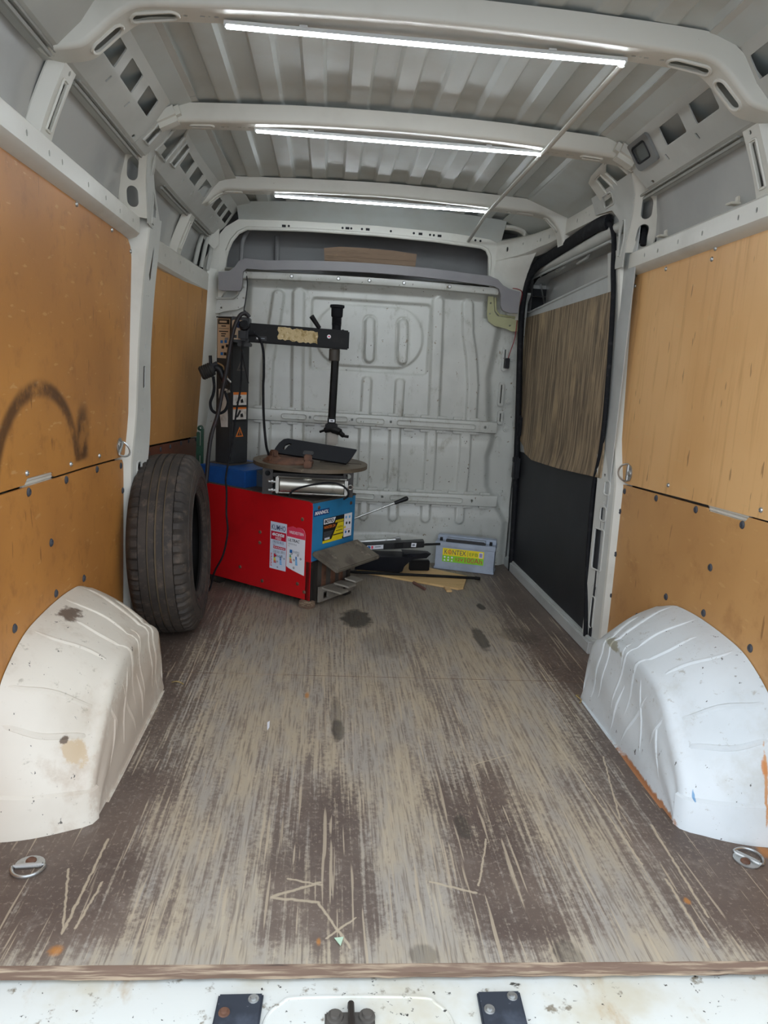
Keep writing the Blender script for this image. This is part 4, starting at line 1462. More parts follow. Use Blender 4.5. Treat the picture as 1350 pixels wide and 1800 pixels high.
# plastic cable duct along the roof
b = B()
b.tube([(0.486, 0.800, 1.8545), (0.486, 1.10, 1.842), (0.486, 1.46, 1.826), (0.486, 1.54, 1.824), (0.486, 1.95, 1.812), (0.486, 2.35, 1.800), (0.486, 2.43, 1.797), (0.486, 2.865, 1.742)], 0.0065, 8, flat=(0.8, 1.35, (0, 0, 1)))
b.build('cable_duct', None, mat('white_pvc_duct', '#c9c9c2', 0.5), label='thin white cable duct running along the roof under the bows', cat='cable duct', loc=(0.486, 0.8, 1.85))

# lamp in the right cornice opening
t = empty('cornice_lamp', (0.775, 1.34, 1.84), 'square grey unlit lamp set in the right roof edge opening', 'lamp')
cm_ = sweep_map(1, cor, 1.0, 0.6, -1)
grey_pl = mat('grey_plastic', '#7d7f7e', 0.45)
smoke = mat('smoked_lens', '#565a58', 0.25)
b = B()
s2, s3 = cor_s[2], cor_s[3]
b.plate(rrect(1.262, s2 - 0.014, 1.408, s3 + 0.012, 0.016, 4), [rrect(1.292, s2 + 0.008, 1.385, s3 - 0.006, 0.010, 3)], lambda s, t_, d: cm_(s, t_, d - 0.010), 0.009)
b.build('bezel', t, grey_pl)
b = B()
b.plate(rrect(1.288, s2 + 0.005, 1.389, s3 - 0.003, 0.010, 3), [], lambda s, t_, d: cm_(s, t_, d - 0.006), 0.004)
b.build('lens', t, smoke)
b = B()
b.tube([cm_(a, c, -0.0105) for a, c in rrect(1.292, s2 + 0.008, 1.385, s3 - 0.006, 0.010, 3)], 0.003, 6, closed=True)
b.build('gasket', t, black_plastic)

# ------------------------------------------------------------------ wheel arches
def arch_mat(name, warm_cast, extra=()):
    t = NT(name)
    ox = -0.80 if warm_cast else 0.80
    c = t.mix(t.ramp(t.noise(3.5, 4), 0.4, 0.7), '#d9d2c4' if warm_cast else '#d3d9db', '#cbc2b3' if warm_cast else '#c6cdcf')  # base paint carries the warm left and cool right light cast
    c = t.mix(t.ramp(t.noise(5, 6, 0.7, loc=(3, 3, 1)), 0.50, 0.74, 0, 0.8 if warm_cast else 0.4), c, '#b3a08a' if warm_cast else '#a9a595')
    sepn = t.n('ShaderNodeSeparateXYZ')
    t.l(t.co, sepn.inputs[0])
    c = t.mix(t.ramp(t.noise(24, 5, 0.75, (1, 1, 1.5), loc=(1, 1, 1)), 0.60, 0.70, 0, 0.5), c, '#8d8472')
    c = t.mix(t.ramp(t.noise(55, 3, 0.7, (1, 1, 0.6), (0.5, 0.3, 0), (5, 2, 1)), 0.68, 0.72, 0, 0.9), c, '#3a3733')
    c = t.mix(t.ramp(t.noise(9, 6, 0.75, (1, 1.4, 1), loc=(8, 2, 9)), 0.66, 0.70, 0, 0.7), c, '#6b6154')
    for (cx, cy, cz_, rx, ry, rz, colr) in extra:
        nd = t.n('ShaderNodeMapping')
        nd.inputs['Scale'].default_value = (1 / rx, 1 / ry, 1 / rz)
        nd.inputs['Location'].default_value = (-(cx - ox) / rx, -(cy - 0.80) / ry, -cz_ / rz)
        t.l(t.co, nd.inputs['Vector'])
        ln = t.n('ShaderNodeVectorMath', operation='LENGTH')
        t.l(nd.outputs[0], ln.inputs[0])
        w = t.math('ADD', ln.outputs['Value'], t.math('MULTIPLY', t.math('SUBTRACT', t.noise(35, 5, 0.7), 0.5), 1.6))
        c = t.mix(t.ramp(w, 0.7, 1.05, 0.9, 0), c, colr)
    t.bump(t.noise(14, 4), 0.12, 0.004)
    return t.done(c, 0.42)


wall_prof = [(0.355, -0.01), (0.372, 0.12), (0.405, 0.23), (0.445, 0.30), (0.488, 0.342), (0.60, 0.390), (0.711, 0.403), (0.863, 0.405), (0.98, 0.396), (1.03, 0.386), (1.10, 0.360), (1.182, 0.319), (1.235, 0.20), (1.25, -0.01)]
ridge_prof = [(0.408, -0.01), (0.420, 0.07), (0.458, 0.135), (0.535, 0.212), (0.600, 0.272), (0.670, 0.300), (0.790, 0.310), (0.90, 0.303), (0.99, 0.285), (1.06, 0.262), (1.115, 0.240), (1.158, 0.205), (1.187, 0.10), (1.192, -0.01)]
RPs = [(p.x, p.y) for p in spline([(a, c, 0) for a, c in ridge_prof], 6)]
WPs = [(p.x, p.y) for p in spline([(a, c, 0) for a, c in wall_prof], 6)]
racc2, wacc2 = arcs(RPs), arcs(WPs)


def arch_pt(sgn, u, v, out=0.0):
    """u along the arch from rear to front, v 0 wall .. 1 ridge .. 2 floor on the inner side"""
    rl, wl = u * racc2[-1], u * wacc2[-1]
    ry = float(np.interp(rl, racc2, [p[0] for p in RPs])); rz = float(np.interp(rl, racc2, [p[1] for p in RPs]))
    wy = float(np.interp(wl, wacc2, [p[0] for p in WPs])); wz = float(np.interp(wl, wacc2, [p[1] for p in WPs]))
    cy, cz_ = 0.80, 0.05
    if v <= 1:
        k = v * 0.90
        crown = 0.012 * math.sin(math.pi * v)
        x = 0.928 + (0.738 - 0.928) * k
        y = wy + (ry - wy) * k
        z = wz + (rz - wz) * k
        d = V((0, y - cy, z - cz_)).normalized() * (crown + out)
        return V((sgn * x, y + d.y, max(z + d.z, -0.01)))
    k = v - 1
    # rounded corner, then down the side
    r = 0.034
    if k < 0.25:
        a = k / 0.25
        x = 0.7575 - 0.0415 * math.sin(a * math.pi / 2)
        drop = r * (1 - math.cos(a * math.pi / 2))
        bl = V((0, ry - cy, rz - cz_)).normalized()
        y0 = ry - bl.y * drop
        z0 = rz - bl.z * drop
        n = V((-sgn * math.sin(a * math.pi / 2), bl.y * math.cos(a * math.pi / 2), bl.z * math.cos(a * math.pi / 2))) * out
        return V((sgn * x + n.x, y0 + n.y, max(z0 + n.z, -0.01)))
    a = (k - 0.25) / 0.75
    bl = V((0, ry - cy, rz - cz_)).normalized()
    y0, z0 = ry - bl.y * r, rz - bl.z * r
    yb = min(max(y0, 0.425), 1.185)
    x = 0.716 - 0.008 * a + 0.004 * math.sin(a * 9 + y0 * 14) * math.sin(math.pi * a)
    return V((sgn * (x - out), y0 + (yb - y0) * a, z0 + (-0.01 - z0) * a))


def arch(sgn, mt, label):
    t = empty('wheel_arch', (sgn * 0.80, 0.80, 0.0), label, 'wheel arch', 'wheel arch covers')
    us = np.linspace(0, 1, 61)
    vs = list(np.linspace(0, 1, 8)) + [1.05, 1.1, 1.15, 1.2, 1.25] + list(np.linspace(1.32, 2.0, 9))
    b = B()
    b.grid([[arch_pt(sgn, u, v) for v in vs] for u in us])
    b.build('shell', t, mt, ang=60)
    # raised pressing lines over the top and down the side, a little irregular
    b = B()
    for u0, du, v0, v1, w in ((0.45, 0.03, 0.3, 1.72, 0.0045), (0.53, 0.035, 0.04, 1.80, 0.0050), (0.575, -0.02, 1.0, 1.55, 0.003), (0.64, 0.04, 0.04, 1.85, 0.0055), (0.70, 0.03, 0.5, 1.88, 0.0055), (0.37, 0.0, 0.04, 1.0, 0.0025), (0.25, 0.0, 0.04, 1.0, 0.0025), (0.18, 0.0, 0.04, 1.02, 0.0025)):
        b.tube([arch_pt(sgn, u0 + du * max(0, v - 1) * 2 + 0.004 * math.sin(v * 7 + u0 * 40), v, -0.0105 + w * 0.62 - 0.004 * (abs(j_ - 11.5) / 11.5) ** 6) for j_, v in enumerate(np.linspace(v0, v1, 24))], 0.0105, 10)
    # pleats on the side face
    for (ua, va, ub, vb) in ((0.36, 1.30, 0.50, 1.95), (0.43, 1.25, 0.36, 1.85), (0.52, 1.4, 0.58, 1.97), (0.30, 1.35, 0.22, 1.8), (0.25, 1.2, 0.33, 1.7)):
        b.tube([arch_pt(sgn, ua + (ub - ua) * k, va + (vb - va) * k, -0.0125 + 0.010 * k * (1 - k) * 2 ) for k in np.linspace(0, 1, 10)], 0.0115, 10)
    b.build('pressing_lines', t, mt)
    # foot flange on the floor
    b = B()
    b.tube([arch_pt(sgn, u, 1.985, 0.002) for u in np.linspace(0.04, 0.96, 30)], 0.008, 6)
    rows = [[arch_pt(sgn, u, v, o_) for v in list(np.linspace(0, 1.0, 8)) + [1.08, 1.16, 1.25]] for u, o_ in ((0.0, 0.010), (0.045, 0.009), (0.075, 0.007), (0.080, 0.0))]
    b.grid(rows)
    b.build('foot_flange', t, mt)


arch(-1, arch_mat('dirty_white_arch_paint_warm_cast', True, ((-0.872, 0.775, 0.41, 0.035, 0.055, 0.06, '#5a4636'), (-0.72, 1.14, 0.17, 0.03, 0.03, 0.05, '#8a6a3a'), (-0.78, 0.47, 0.15, 0.05, 0.03, 0.05, '#bfa887'), (-0.79, 0.47, 0.19, 0.012, 0.02, 0.012, '#5c4a3c'), (-0.71, 0.75, 0.10, 0.02, 0.45, 0.15, '#c2b4a4'))), 'white dented wheel arch cover with brown dirt, in front of the tyre')
arch(1, arch_mat('white_arch_paint_cool_cast', False, ((0.704, 0.62, -0.005, 0.02, 0.24, 0.022, '#a8682a'), (0.895, 0.395, 0.13, 0.0045, 0.05, 0.12, '#c08850'), (0.892, 0.42, 0.17, 0.009, 0.04, 0.035, '#c07a38'), (0.742, 0.43, 0.085, 0.0035, 0.03, 0.013, '#5f93bd'), (0.72, 0.98, 0.27, 0.03, 0.10, 0.014, '#96937f'))), 'white creased wheel arch cover with orange rust, beside the sliding door')

# ------------------------------------------------------------------ the tyre
def tyre_mat():
    t = NT('dusty_tyre_rubber')
    c = t.mix(t.ramp(t.noise(9, 5), 0.35, 0.7), '#312d2a', '#423b35')
    c = t.mix(t.ramp(t.noise(26, 5, 0.7, loc=(2, 2, 2)), 0.5, 0.72, 0, 0.7), c, '#61554a')
    c = t.mix(t.ramp(t.noise(80, 3, 0.7, loc=(4, 2, 2)), 0.70, 0.75, 0, 0.9), c, '#8c7d69')
    t.bump(t.noise(60, 4), 0.15)
    return t.done(c, 0.72)


rub = tyre_mat()
groove_dirt = mat('dirt_in_tread_grooves', '#75654f', 0.9)
TC, TA = V((-0.797, 1.735, 0.352)), V((1.0, 0.03, 0.045)).normalized()
ty = empty('tyre', (TC.x, TC.y, 0.0), 'worn dusty black tyre standing against the left wall by the pillar', 'tyre')
Ro, W2 = 0.352, 0.108
seg = 216
fy = (TA.cross(V((0, 0, 1)))).normalized()
fz = fy.cross(TA).normalized() * 1.0


def tp(r, h, k):
    a = 2 * math.pi * k / seg
    return TC + TA * h + (fy * math.cos(a) + fz * math.sin(a)) * r


b = B()
b.m(rub)
prof = [(-W2 + 0.018, 0.206), (-W2 + 0.004, 0.222), (-W2 - 0.004, 0.245), (-W2 - 0.006, 0.285), (-W2 + 0.002, 0.312), (-W2 + 0.012, 0.330), (-W2 + 0.020, 0.3395),
        (-0.080, 0.3445), (-0.062, 0.3475)]
ribs = [(-0.060, -0.030), (-0.026, -0.003), (0.003, 0.026), (0.030, 0.060)]
prof_c = []
for i, (a, c) in enumerate(ribs):
    za = 0.352 - 0.9 * a * a
    zc = 0.352 - 0.9 * c * c
    prof_c += [(a - 0.0002, 0.343), (a + 0.0015, za), ((a + c) / 2, 0.352 - 0.9 * ((a + c) / 2) ** 2), (c - 0.0015, zc), (c + 0.0002, 0.343)]
mir = [(-h, r) for h, r in reversed(prof)]
full = prof + prof_c + mir
rings = []
for h, r in full:
    row = []
    for k in range(seg):
        rr = r
        if 0.060 < abs(h) < 0.101:
            if (k % 4 == 0 if h > 0 else (k + 2) % 4 == 0):
                rr = r - 0.010
        elif abs(h) < 0.0585 and r > 0.3449 and k % 6 == (0 if h > 0 else 3):
            rr = r - 0.0012
        row.append(b.bm.verts.new(tp(rr, h, k)))
    rings.append(row)
for j, (A_, D_) in enumerate(zip(rings, rings[1:])):
    b.m(groove_dirt if (full[j][1] == 0.343 and full[j + 1][1] == 0.343) else rub)
    for k in range(seg):
        b._f([A_[k], A_[(k + 1) % seg], D_[(k + 1) % seg], D_[k]])
b.build('tread_and_sidewalls', ty, ang=28)
b = B()
b.lathe([(0.206, -W2 + 0.018), (0.200, -W2 + 0.024), (0.206, -W2 + 0.034), (0.24, -W2 + 0.030), (0.30, -W2 + 0.022), (0.325, -0.06), (0.332, 0.0), (0.325, 0.06), (0.30, W2 - 0.022), (0.24, W2 - 0.030), (0.206, W2 - 0.034), (0.200, W2 - 0.024), (0.206, W2 - 0.018)], TC, TA, 96)
b.build('inner_liner', ty, mat('black_inner_liner', '#1f1d1c', 0.6))
for r, hh in ((0.222, 0.1045), (0.262, 0.1135), (0.305, 0.108)):
    b = B()
    b.tube([TC + TA * hh + (fy * math.cos(a) + fz * math.sin(a)) * r for a in np.linspace(0, 2 * math.pi, 96, endpoint=False)], 0.0022, 6, closed=True)
    b.build('sidewall_ring', ty, rub)

# ------------------------------------------------------------------ tyre changing machine
d1, d2, ez = V((-0.8, 0.6, 0)), V((0.6, 0.8, 0)), V((0, 0, 1))
c0 = V((-0.254, 2.017, 0))


def mp(a, bb, z):
    return c0 + d1 * a + d2 * bb + ez * z


red_p = mat('scuffed_red_paint', '#c3161c', 0.36, var=[(4, '#a81419', 0.45, 0.75), (22, '#7a2620', 0.68, 0.76), (60, '#d8b0a8', 0.74, 0.78)])
blue_p = mat('scuffed_blue_paint', '#2f82b4', 0.42, var=[(5, '#2a6f9c', 0.4, 0.7), (24, '#6a5648', 0.68, 0.74), (50, '#9fb9c6', 0.72, 0.77)])
blue2_p = mat('deep_blue_paint', '#1f58a0', 0.45, var=[(6, '#1b4a86', 0.4, 0.7)])
grime = mat('grey_grimy_steel', '#55504a', 0.6, var=[(8, '#433e39', 0.4, 0.7), (30, '#7b7266', 0.62, 0.75)])
dgrey = mat('dark_grey_machine_paint', '#363738', 0.45, var=[(6, '#2d2d2e', 0.4, 0.7), (40, '#6a6055', 0.70, 0.78)], spec=0.3)
rust = mat('rusty_cast_steel', '#6b4a38', 0.7, var=[(20, '#4a3328', 0.4, 0.65), (45, '#8c6a50', 0.62, 0.75)])
rusty_black = mat('greasy_black_steel', '#26221f', 0.5, var=[(18, '#4d4239', 0.55, 0.72), (40, '#7b3d30', 0.70, 0.76)])
tm = empty('tyre_changer', tuple(c0), 'red and blue tyre changing machine with a black swing arm, against the bulkhead', 'machine')
LEN, WID, TOP = 0.66, 0.325, 0.484

b = B()
b.obox(mp(0.012, 0.012, 0.035), d1 * (LEN - 0.012), d2 * (WID - 0.02), ez * (TOP - 0.04), 0.004)
b.build('cabinet', tm, grime)
b = B()
pl = [(0.0, 0.035), (LEN, 0.035), (LEN, TOP), (0.02, TOP), (0.008, TOP - 0.006), (0.001, TOP - 0.020)]
b.plate(pl, [], lambda s, t_, d: mp(s, d, t_), 0.012)
b.build('side_panel', tm, red_p, label='red side panel')
b = B()
b.plate([(0.004, 0.215), (WID, 0.215), (WID, TOP - 0.004), (0.012, TOP - 0.004), (0.004, TOP - 0.016)], [], lambda s, t_, d: mp(0.0 + d, s, t_), 0.012)
b.build('front_panel', tm, blue_p, label='blue front panel')
b = B()
b.obox(mp(-0.004, 0.004, TOP - 0.006), d1 * (LEN + 0.004), d2 * (WID - 0.002), ez * 0.010, 0.003)
b.build('top_plate', tm, grime)
# lower front bay with pedals
b = B()
b.obox(mp(-0.002, 0.0, 0.03), d1 * 0.03, d2 * 0.055, ez * 0.185, 0.003)
b.obox(mp(-0.012, 0.020, 0.02), d1 * 0.012, d2 * 0.02, ez * 0.195, 0.002)
b.build('corner_post', tm, rusty_black)
b = B()
b.obox(mp(0.006, WID - 0.03, 0.03), d1 * 0.03, d2 * 0.03, ez * 0.185, 0.003)
b.build('corner_post', tm, rusty_black)
b = B()
b.plate([(0.05, 0.018), (WID + 0.01, 0.018), (WID + 0.01, 0.075), (0.05, 0.090)], [sq(0.10, 0.045, 0.018, 0.016), sq(0.18, 0.048, 0.018, 0.014), sq(0.255, 0.050, 0.018, 0.012)], lambda s, t_, d: mp(-0.018 + d, s, t_), 0.010)
b.build('pedal_guard', tm, mat('dusty_grey_steel', '#7d776e', 0.6, var=[(20, '#5f5850', 0.45, 0.7)]))
for k, bb in enumerate((0.075, 0.165, 0.25)):
    b = B()
    q = [mp(-0.020, bb - 0.01, 0.078 + 0.004 * k), mp(-0.110 + 0.02 * k, bb + 0.015, 0.066 + 0.004 * k)]
    b.obox(q[0], q[1] - q[0], d2 * 0.062, ez * 0.008 + d1 * 0.004, 0.0025)
    b.build('pedal', tm, mat('worn_pedal_steel', '#8d877c', 0.5, 0.3) if k == 0 else bpy.data.materials['worn_pedal_steel'])
for bb, w in ((0.10, 0.030), (0.17, 0.032), (0.235, 0.028)):
    b = B()
    b.obox(mp(0.006, bb, 0.07), d1 * 0.012, d2 * w, ez * 0.15, 0.003)
    b.build('pedal_lever', tm, rust)
# sloping rubber faced plate hinged over the pedals
b = B()
b.obox(mp(-0.002, -0.002, 0.246), -d1 * 0.105 + d2 * 0.052 - ez * 0.075, d2 * 0.345 + d1 * 0.004, ez * 0.020 - d1 * 0.012, 0.005)
b.build('tread_plate', tm, mat('dusty_grey_rubber', '#6f685c', 0.8, var=[(10, '#544d44', 0.4, 0.65), (25, '#8a8172', 0.6, 0.72)]), label='dusty grey sloping plate above the pedals')
# feet
for a, bb in ((0.03, 0.0), (0.03, 0.28), (0.60, 0.02), (0.60, 0.28)):
    b = B()
    b.obox(mp(a - 0.045, bb - 0.02, 0.0), d1 * 0.06, d2 * 0.05, ez * 0.034, 0.004)
    b.build('foot', tm, ply_edge if a < 0.1 and bb < 0.1 else rusty_black)
for a, z in ((0.055, 0.40), (0.03, 0.07), (0.30, 0.30), (0.30, 0.25), (0.07, 0.10), (0.28, 0.07), (0.42, 0.11)):
    b = B()
    b.lathe([(0, 0.004), (0.006, 0.004), (0.009, 0.0), (0.009, -0.004)], mp(a, 0, z), -d2, 10)
    b.build('panel_bolt', tm, rust)
for bb, z in ((0.045, 0.455), (0.29, 0.445), (0.03, 0.25), (0.30, 0.25)):
    b = B()
    b.lathe([(0, 0.004), (0.006, 0.004), (0.009, 0.0), (0.009, -0.004)], mp(0, bb, z), -d1, 10)
    b.build('panel_bolt', tm, rust)

# stickers
ink_w, ink_k, ink_navy = mat('print_white', '#e8eaf0', 0.45), mat('print_black', '#17181a', 0.5), mat('print_navy', '#1c2f5a', 0.5)
ink_red, ink_pink, ink_blue = mat('print_red', '#c41f3a', 0.45), mat('print_pink_red', '#e0405c', 0.45), mat('print_blue', '#1f6ab0', 0.45)
ink_lb, ink_y, ink_g, ink_o, ink_gr = mat('print_light_blue', '#6db4e6', 0.45), mat('print_yellow', '#e8d21e', 0.45), mat('print_green', '#2f8a4a', 0.45), mat('print_orange', '#d9772e', 0.45), mat('print_grey', '#7a8088', 0.5)
ink_lab = mat('print_pale_blue_paper', '#d3dcec', 0.45)
ink_db = mat('print_dark_blue', '#123c78', 0.45)

S = Sticker(mp(0.237, 0, 0.143), -d1, ez, -d2)
w, h = 0.096, 0.220
S.base([(0, 0), (w, 0), (w, h), (0, h)], ink_lab)
S.text('KUMHO', 0.008, h - 0.036, w - 0.006, h - 0.012, ink_navy, 2, bold=0.005)
S.rect(0.004, h - 0.082, w - 0.002, h - 0.043, ink_red)
S.text('ecsta', 0.012, h - 0.064, w - 0.012, h - 0.047, ink_w, 2, bold=0.03, shear=0.3)
S.text('HS52', 0.032, h - 0.079, 0.066, h - 0.067, ink_w, 2, bold=0.02)
S.text('195/50 R15', 0.018, h - 0.098, 0.080, h - 0.086, ink_navy, 2)
S.text('82V', 0.020, h - 0.108, 0.032, h - 0.102, ink_navy, 2)
S.rect(0.020, h - 0.123, w - 0.004, h - 0.111, ink_red)
for k in range(6):
    S.rect(0.024 + 0.011 * k, h - 0.119, 0.031 + 0.011 * k, h - 0.115, ink_w, 2)
S.text('2281503', 0.020, h - 0.142, 0.058, h - 0.131, ink_gr, 2)
S.text('8911', 0.066, h - 0.142, 0.090, h - 0.129, ink_gr, 2)
S.poly([(0.024, h - 0.146), (0.034, h - 0.147), (0.042, h - 0.156), (0.034, h - 0.163), (0.026, h - 0.162)], ink_red, 2)
S.text('ENERG', 0.042, h - 0.161, 0.076, h - 0.151, ink_navy, 2)
for k, m_ in enumerate((ink_g, ink_g, ink_y, ink_y, ink_o, ink_red)):
    S.rect(0.024, 0.030 + (5 - k) * 0.006, 0.032 + 0.0016 * k, 0.035 + (5 - k) * 0.006, m_)
for k in range(5):
    S.rect(0.060, 0.026 + (4 - k) * 0.0075, 0.068 + 0.0012 * k, 0.032 + (4 - k) * 0.0075, ink_blue if k < 2 else ink_lb)
for u_, v_ in ((0.034, 0.072), (0.072, 0.068), (0.086, 0.058), (0.046, 0.038), (0.048, 0.012)):
    S.poly(circ(u_, v_, 0.004, 10), ink_k, 2)
    S.poly(circ(u_, v_, 0.0022, 10), ink_lab, 3)
for k in range(9):
    S.rect(0.005, 0.012 + 0.007 * k, 0.014 - 0.003 * (k % 2), 0.016 + 0.007 * k, ink_pink)
S.build('sticker', tm, label='white and red tyre label on the red panel', recalc=False)

S = Sticker(mp(0.138, 0, 0.140), -d1, ez, -d2)
w, h = 0.104, 0.222
bt = [(w * k / 10, 0.030 - 0.026 * (k / 10) ** 0.7) for k in range(11)]
tp_ = [(w, h - 0.030), (w - 0.006, h - 0.014), (w - 0.016, h - 0.005), (0.065, h - 0.003), (0.05, h - 0.007), (0.03, h - 0.003), (0.0, h - 0.012)]
S.base(bt + tp_, ink_w)
S.poly([(0.0, h - 0.052), (w, h - 0.054)] + tp_, ink_pink, 1)
S.text('VREDESTEIN', 0.012, h - 0.037, w - 0.010, h - 0.024, ink_w, 2, bold=0.01)
S.text('ULTRAC', 0.008, h - 0.074, 0.074, h - 0.060, ink_k, 2, bold=0.01, shear=0.25)
S.text('205/55 R16', 0.008, h - 0.088, 0.056, h - 0.080, ink_gr, 2)
S.text('91V', 0.008, h - 0.098, 0.018, h - 0.092, ink_gr, 2)
S.rect(0.018, h - 0.126, 0.033, h - 0.111, ink_blue)
S.text('ENERG', 0.037, h - 0.124, 0.074, h - 0.113, ink_gr, 2)
for k, m_ in enumerate((ink_g, ink_g, ink_y, ink_o, ink_o, ink_red)):
    S.rect(0.018, 0.050 + (5 - k) * 0.0065, 0.026 + 0.0016 * k, 0.055 + (5 - k) * 0.0065, m_)
for k in range(6):
    S.rect(0.052, 0.044 + (5 - k) * 0.0068, 0.060 + 0.001 * k, 0.050 + (5 - k) * 0.0068, ink_blue if k < 2 else ink_lb)
for u_, v_ in ((0.030, 0.094), (0.066, 0.092), (0.082, 0.078), (0.044, 0.066), (0.044, 0.030)):
    S.poly(circ(u_, v_, 0.005, 10), ink_k, 2)
    S.poly(circ(u_, v_, 0.0028, 10), ink_w, 3)
S.build('sticker', tm, label='white label with a pink wavy top on the red panel', recalc=False)

S = Sticker(mp(0, 0.010, 0.418), d2, ez, -d1)
S.base([(0, 0), (0.112, 0), (0.112, 0.027), (0, 0.027)], ink_db)
S.text('MANNOL', 0.006, 0.005, 0.106, 0.022, ink_w, 2, bold=0.035, shear=0.2)
S.build('sticker', tm, label='small dark blue label on the blue panel', recalc=False)

S = Sticker(mp(0, 0.080, 0.284), d2, ez, -d1)
w, h = 0.222, 0.115
S.base([(0, 0), (w, 0), (w, h), (0, h)], ink_k)
S.poly([(0.160, 0.004), (w, 0.004), (w, h), (0.160, h)], ink_w, 1)
S.poly([(0.0, 0.0), (0.150, 0.0), (0.150, 0.012), (0.0, 0.012)], ink_y, 1)
S.poly([(0.066, 0.012), (0.157, 0.012), (0.157, 0.082), (0.112, 0.082)], ink_y, 1)
S.poly([(0.004, 0.088), (0.080, 0.088), (0.094, 0.112), (0.004, 0.112)], ink_w, 1)
S.text('BOTO', 0.009, 0.092, 0.078, 0.108, ink_k, 2, bold=0.05, shear=0.1)
S.poly([(0.090, 0.085), (0.155, 0.085), (0.155, 0.095), (0.094, 0.095)], ink_y, 2)
S.text('WINTER', 0.098, 0.087, 0.150, 0.093, ink_k, 3)
S.text('WINTER D4', 0.006, 0.066, 0.092, 0.080, ink_o, 2, bold=0.02)
for k in range(6):
    S.rect(0.006, 0.050 - 0.006 * k, 0.078 - 0.005 * k, 0.0515 - 0.006 * k, ink_gr, 2)
S.rect(0.014, 0.015, 0.052, 0.024, ink_w, 2)
S.rect(0.078, 0.026, 0.155, 0.031, ink_k, 2)
S.rect(0.098, 0.044, 0.148, 0.047, ink_k, 2)
S.text('215/65R16', 0.100, 0.056, 0.150, 0.066, ink_k, 2)
for u_, v_, m_ in ((0.175, 0.098, ink_lb), (0.203, 0.097, ink_lb), (0.180, 0.070, ink_k), (0.204, 0.068, ink_k), (0.168, 0.052, ink_y), (0.176, 0.028, ink_blue), (0.202, 0.026, ink_k)):
    S.poly(circ(u_, v_, 0.007, 10), m_, 2)
S.rect(0.162, 0.038, 0.216, 0.0395, ink_pink, 2)
S.build('sticker', tm, label='black and yellow tyre label on the blue panel', recalc=False)

# plinth and column
b = B()
b.obox(mp(0.42, 0.02, TOP), d1 * 0.30, d2 * 0.30, ez * 0.082, 0.004)
b.build('plinth', tm, blue2_p, label='blue plinth under the column')
b = B()
pts0 = [mp(0.42, 0.10, TOP + 0.08), mp(0.42, 0.32, TOP + 0.08), mp(0.24, 0.325, TOP + 0.004), mp(0.30, 0.10, TOP + 0.004)]
b.quad(*pts0)
b.quad(mp(0.42, 0.10, TOP + 0.08), mp(0.30, 0.10, TOP + 0.004), mp(0.42, 0.10, TOP + 0.004), mp(0.421, 0.10, TOP + 0.04))
b.build('gusset_plate', tm, mat('grey_blue_paint', '#4d5a66', 0.5, var=[(8, '#40484f', 0.4, 0.7)]))
K = V((-0.672, 2.480, 0))
cz0, cz1 = 0.566, 1.266
b = B()
b.obox(K + ez * cz0, d1 * 0.105, d2 * 0.125, ez * (cz1 - cz0), 0.006)
b.obox(K + ez * (cz1 - 0.002) - d1 * 0.002 - d2 * 0.002, d1 * 0.109, d2 * 0.129, ez * 0.006, 0.002)
b.build('column', tm, dgrey)
b = B()
b.obox(K + ez * (cz0 - 0.008) - d1 * 0.03 - d2 * 0.03, d1 * 0.16, d2 * 0.19, ez * 0.010, 0.002)
b.build('base_plate', tm, grime)
pap, pap2 = mat('beige_paper', '#c2a98c', 0.7), mat('torn_white_paper', '#c9c4bd', 0.8, var=[(20, '#a9a196', 0.5, 0.7)])
S = Sticker(K + d1 * 0.095 + ez * 1.075, -d1, ez, -d2)
w, h = 0.080, 0.185
S.base([(0, 0), (w, 0), (w, h), (0, h)], pap)
S.rect(0.003, h - 0.026, w - 0.003, h - 0.003, ink_k)
S.rect(0.012, h - 0.019, 0.06, h - 0.010, pap, 2)
S.rect(0.006, h - 0.047, w - 0.006, h - 0.045, ink_k, 1)
for v0, u0, u1 in ((h - 0.037, 0.025, 0.055), (h - 0.062, 0.010, 0.070), (h - 0.073, 0.024, 0.056), (h - 0.083, 0.024, 0.050)):
    S.rect(u0, v0, u1, v0 + 0.005, ink_k, 2)
S.rect(0.048, h - 0.098, 0.072, h - 0.088, ink_gr, 2)
for u0, v0, m_ in ((0.020, 0.070, ink_blue), (0.046, 0.072, ink_blue), (0.028, 0.045, ink_k), (0.056, 0.052, ink_k), (0.022, 0.014, ink_blue), (0.044, 0.014, ink_k)):
    S.rect(u0, v0, u0 + 0.017, v0 + 0.014, m_, 2)
S.build('sticker', tm, label='tall beige instruction label on the column', recalc=False)
S = Sticker(K + d1 * 0.085 + ez * 0.745, -d1, ez, -d2)
S.base([(0.022, 0), (0.066, 0.003), (0.066, 0.05), (0.062, 0.10), (0.060, 0.185), (0.030, 0.19), (0.002, 0.182), (0.004, 0.12), (0.012, 0.06)], pap2)
S.build('sticker', tm, label='torn white paper on the column', recalc=False)
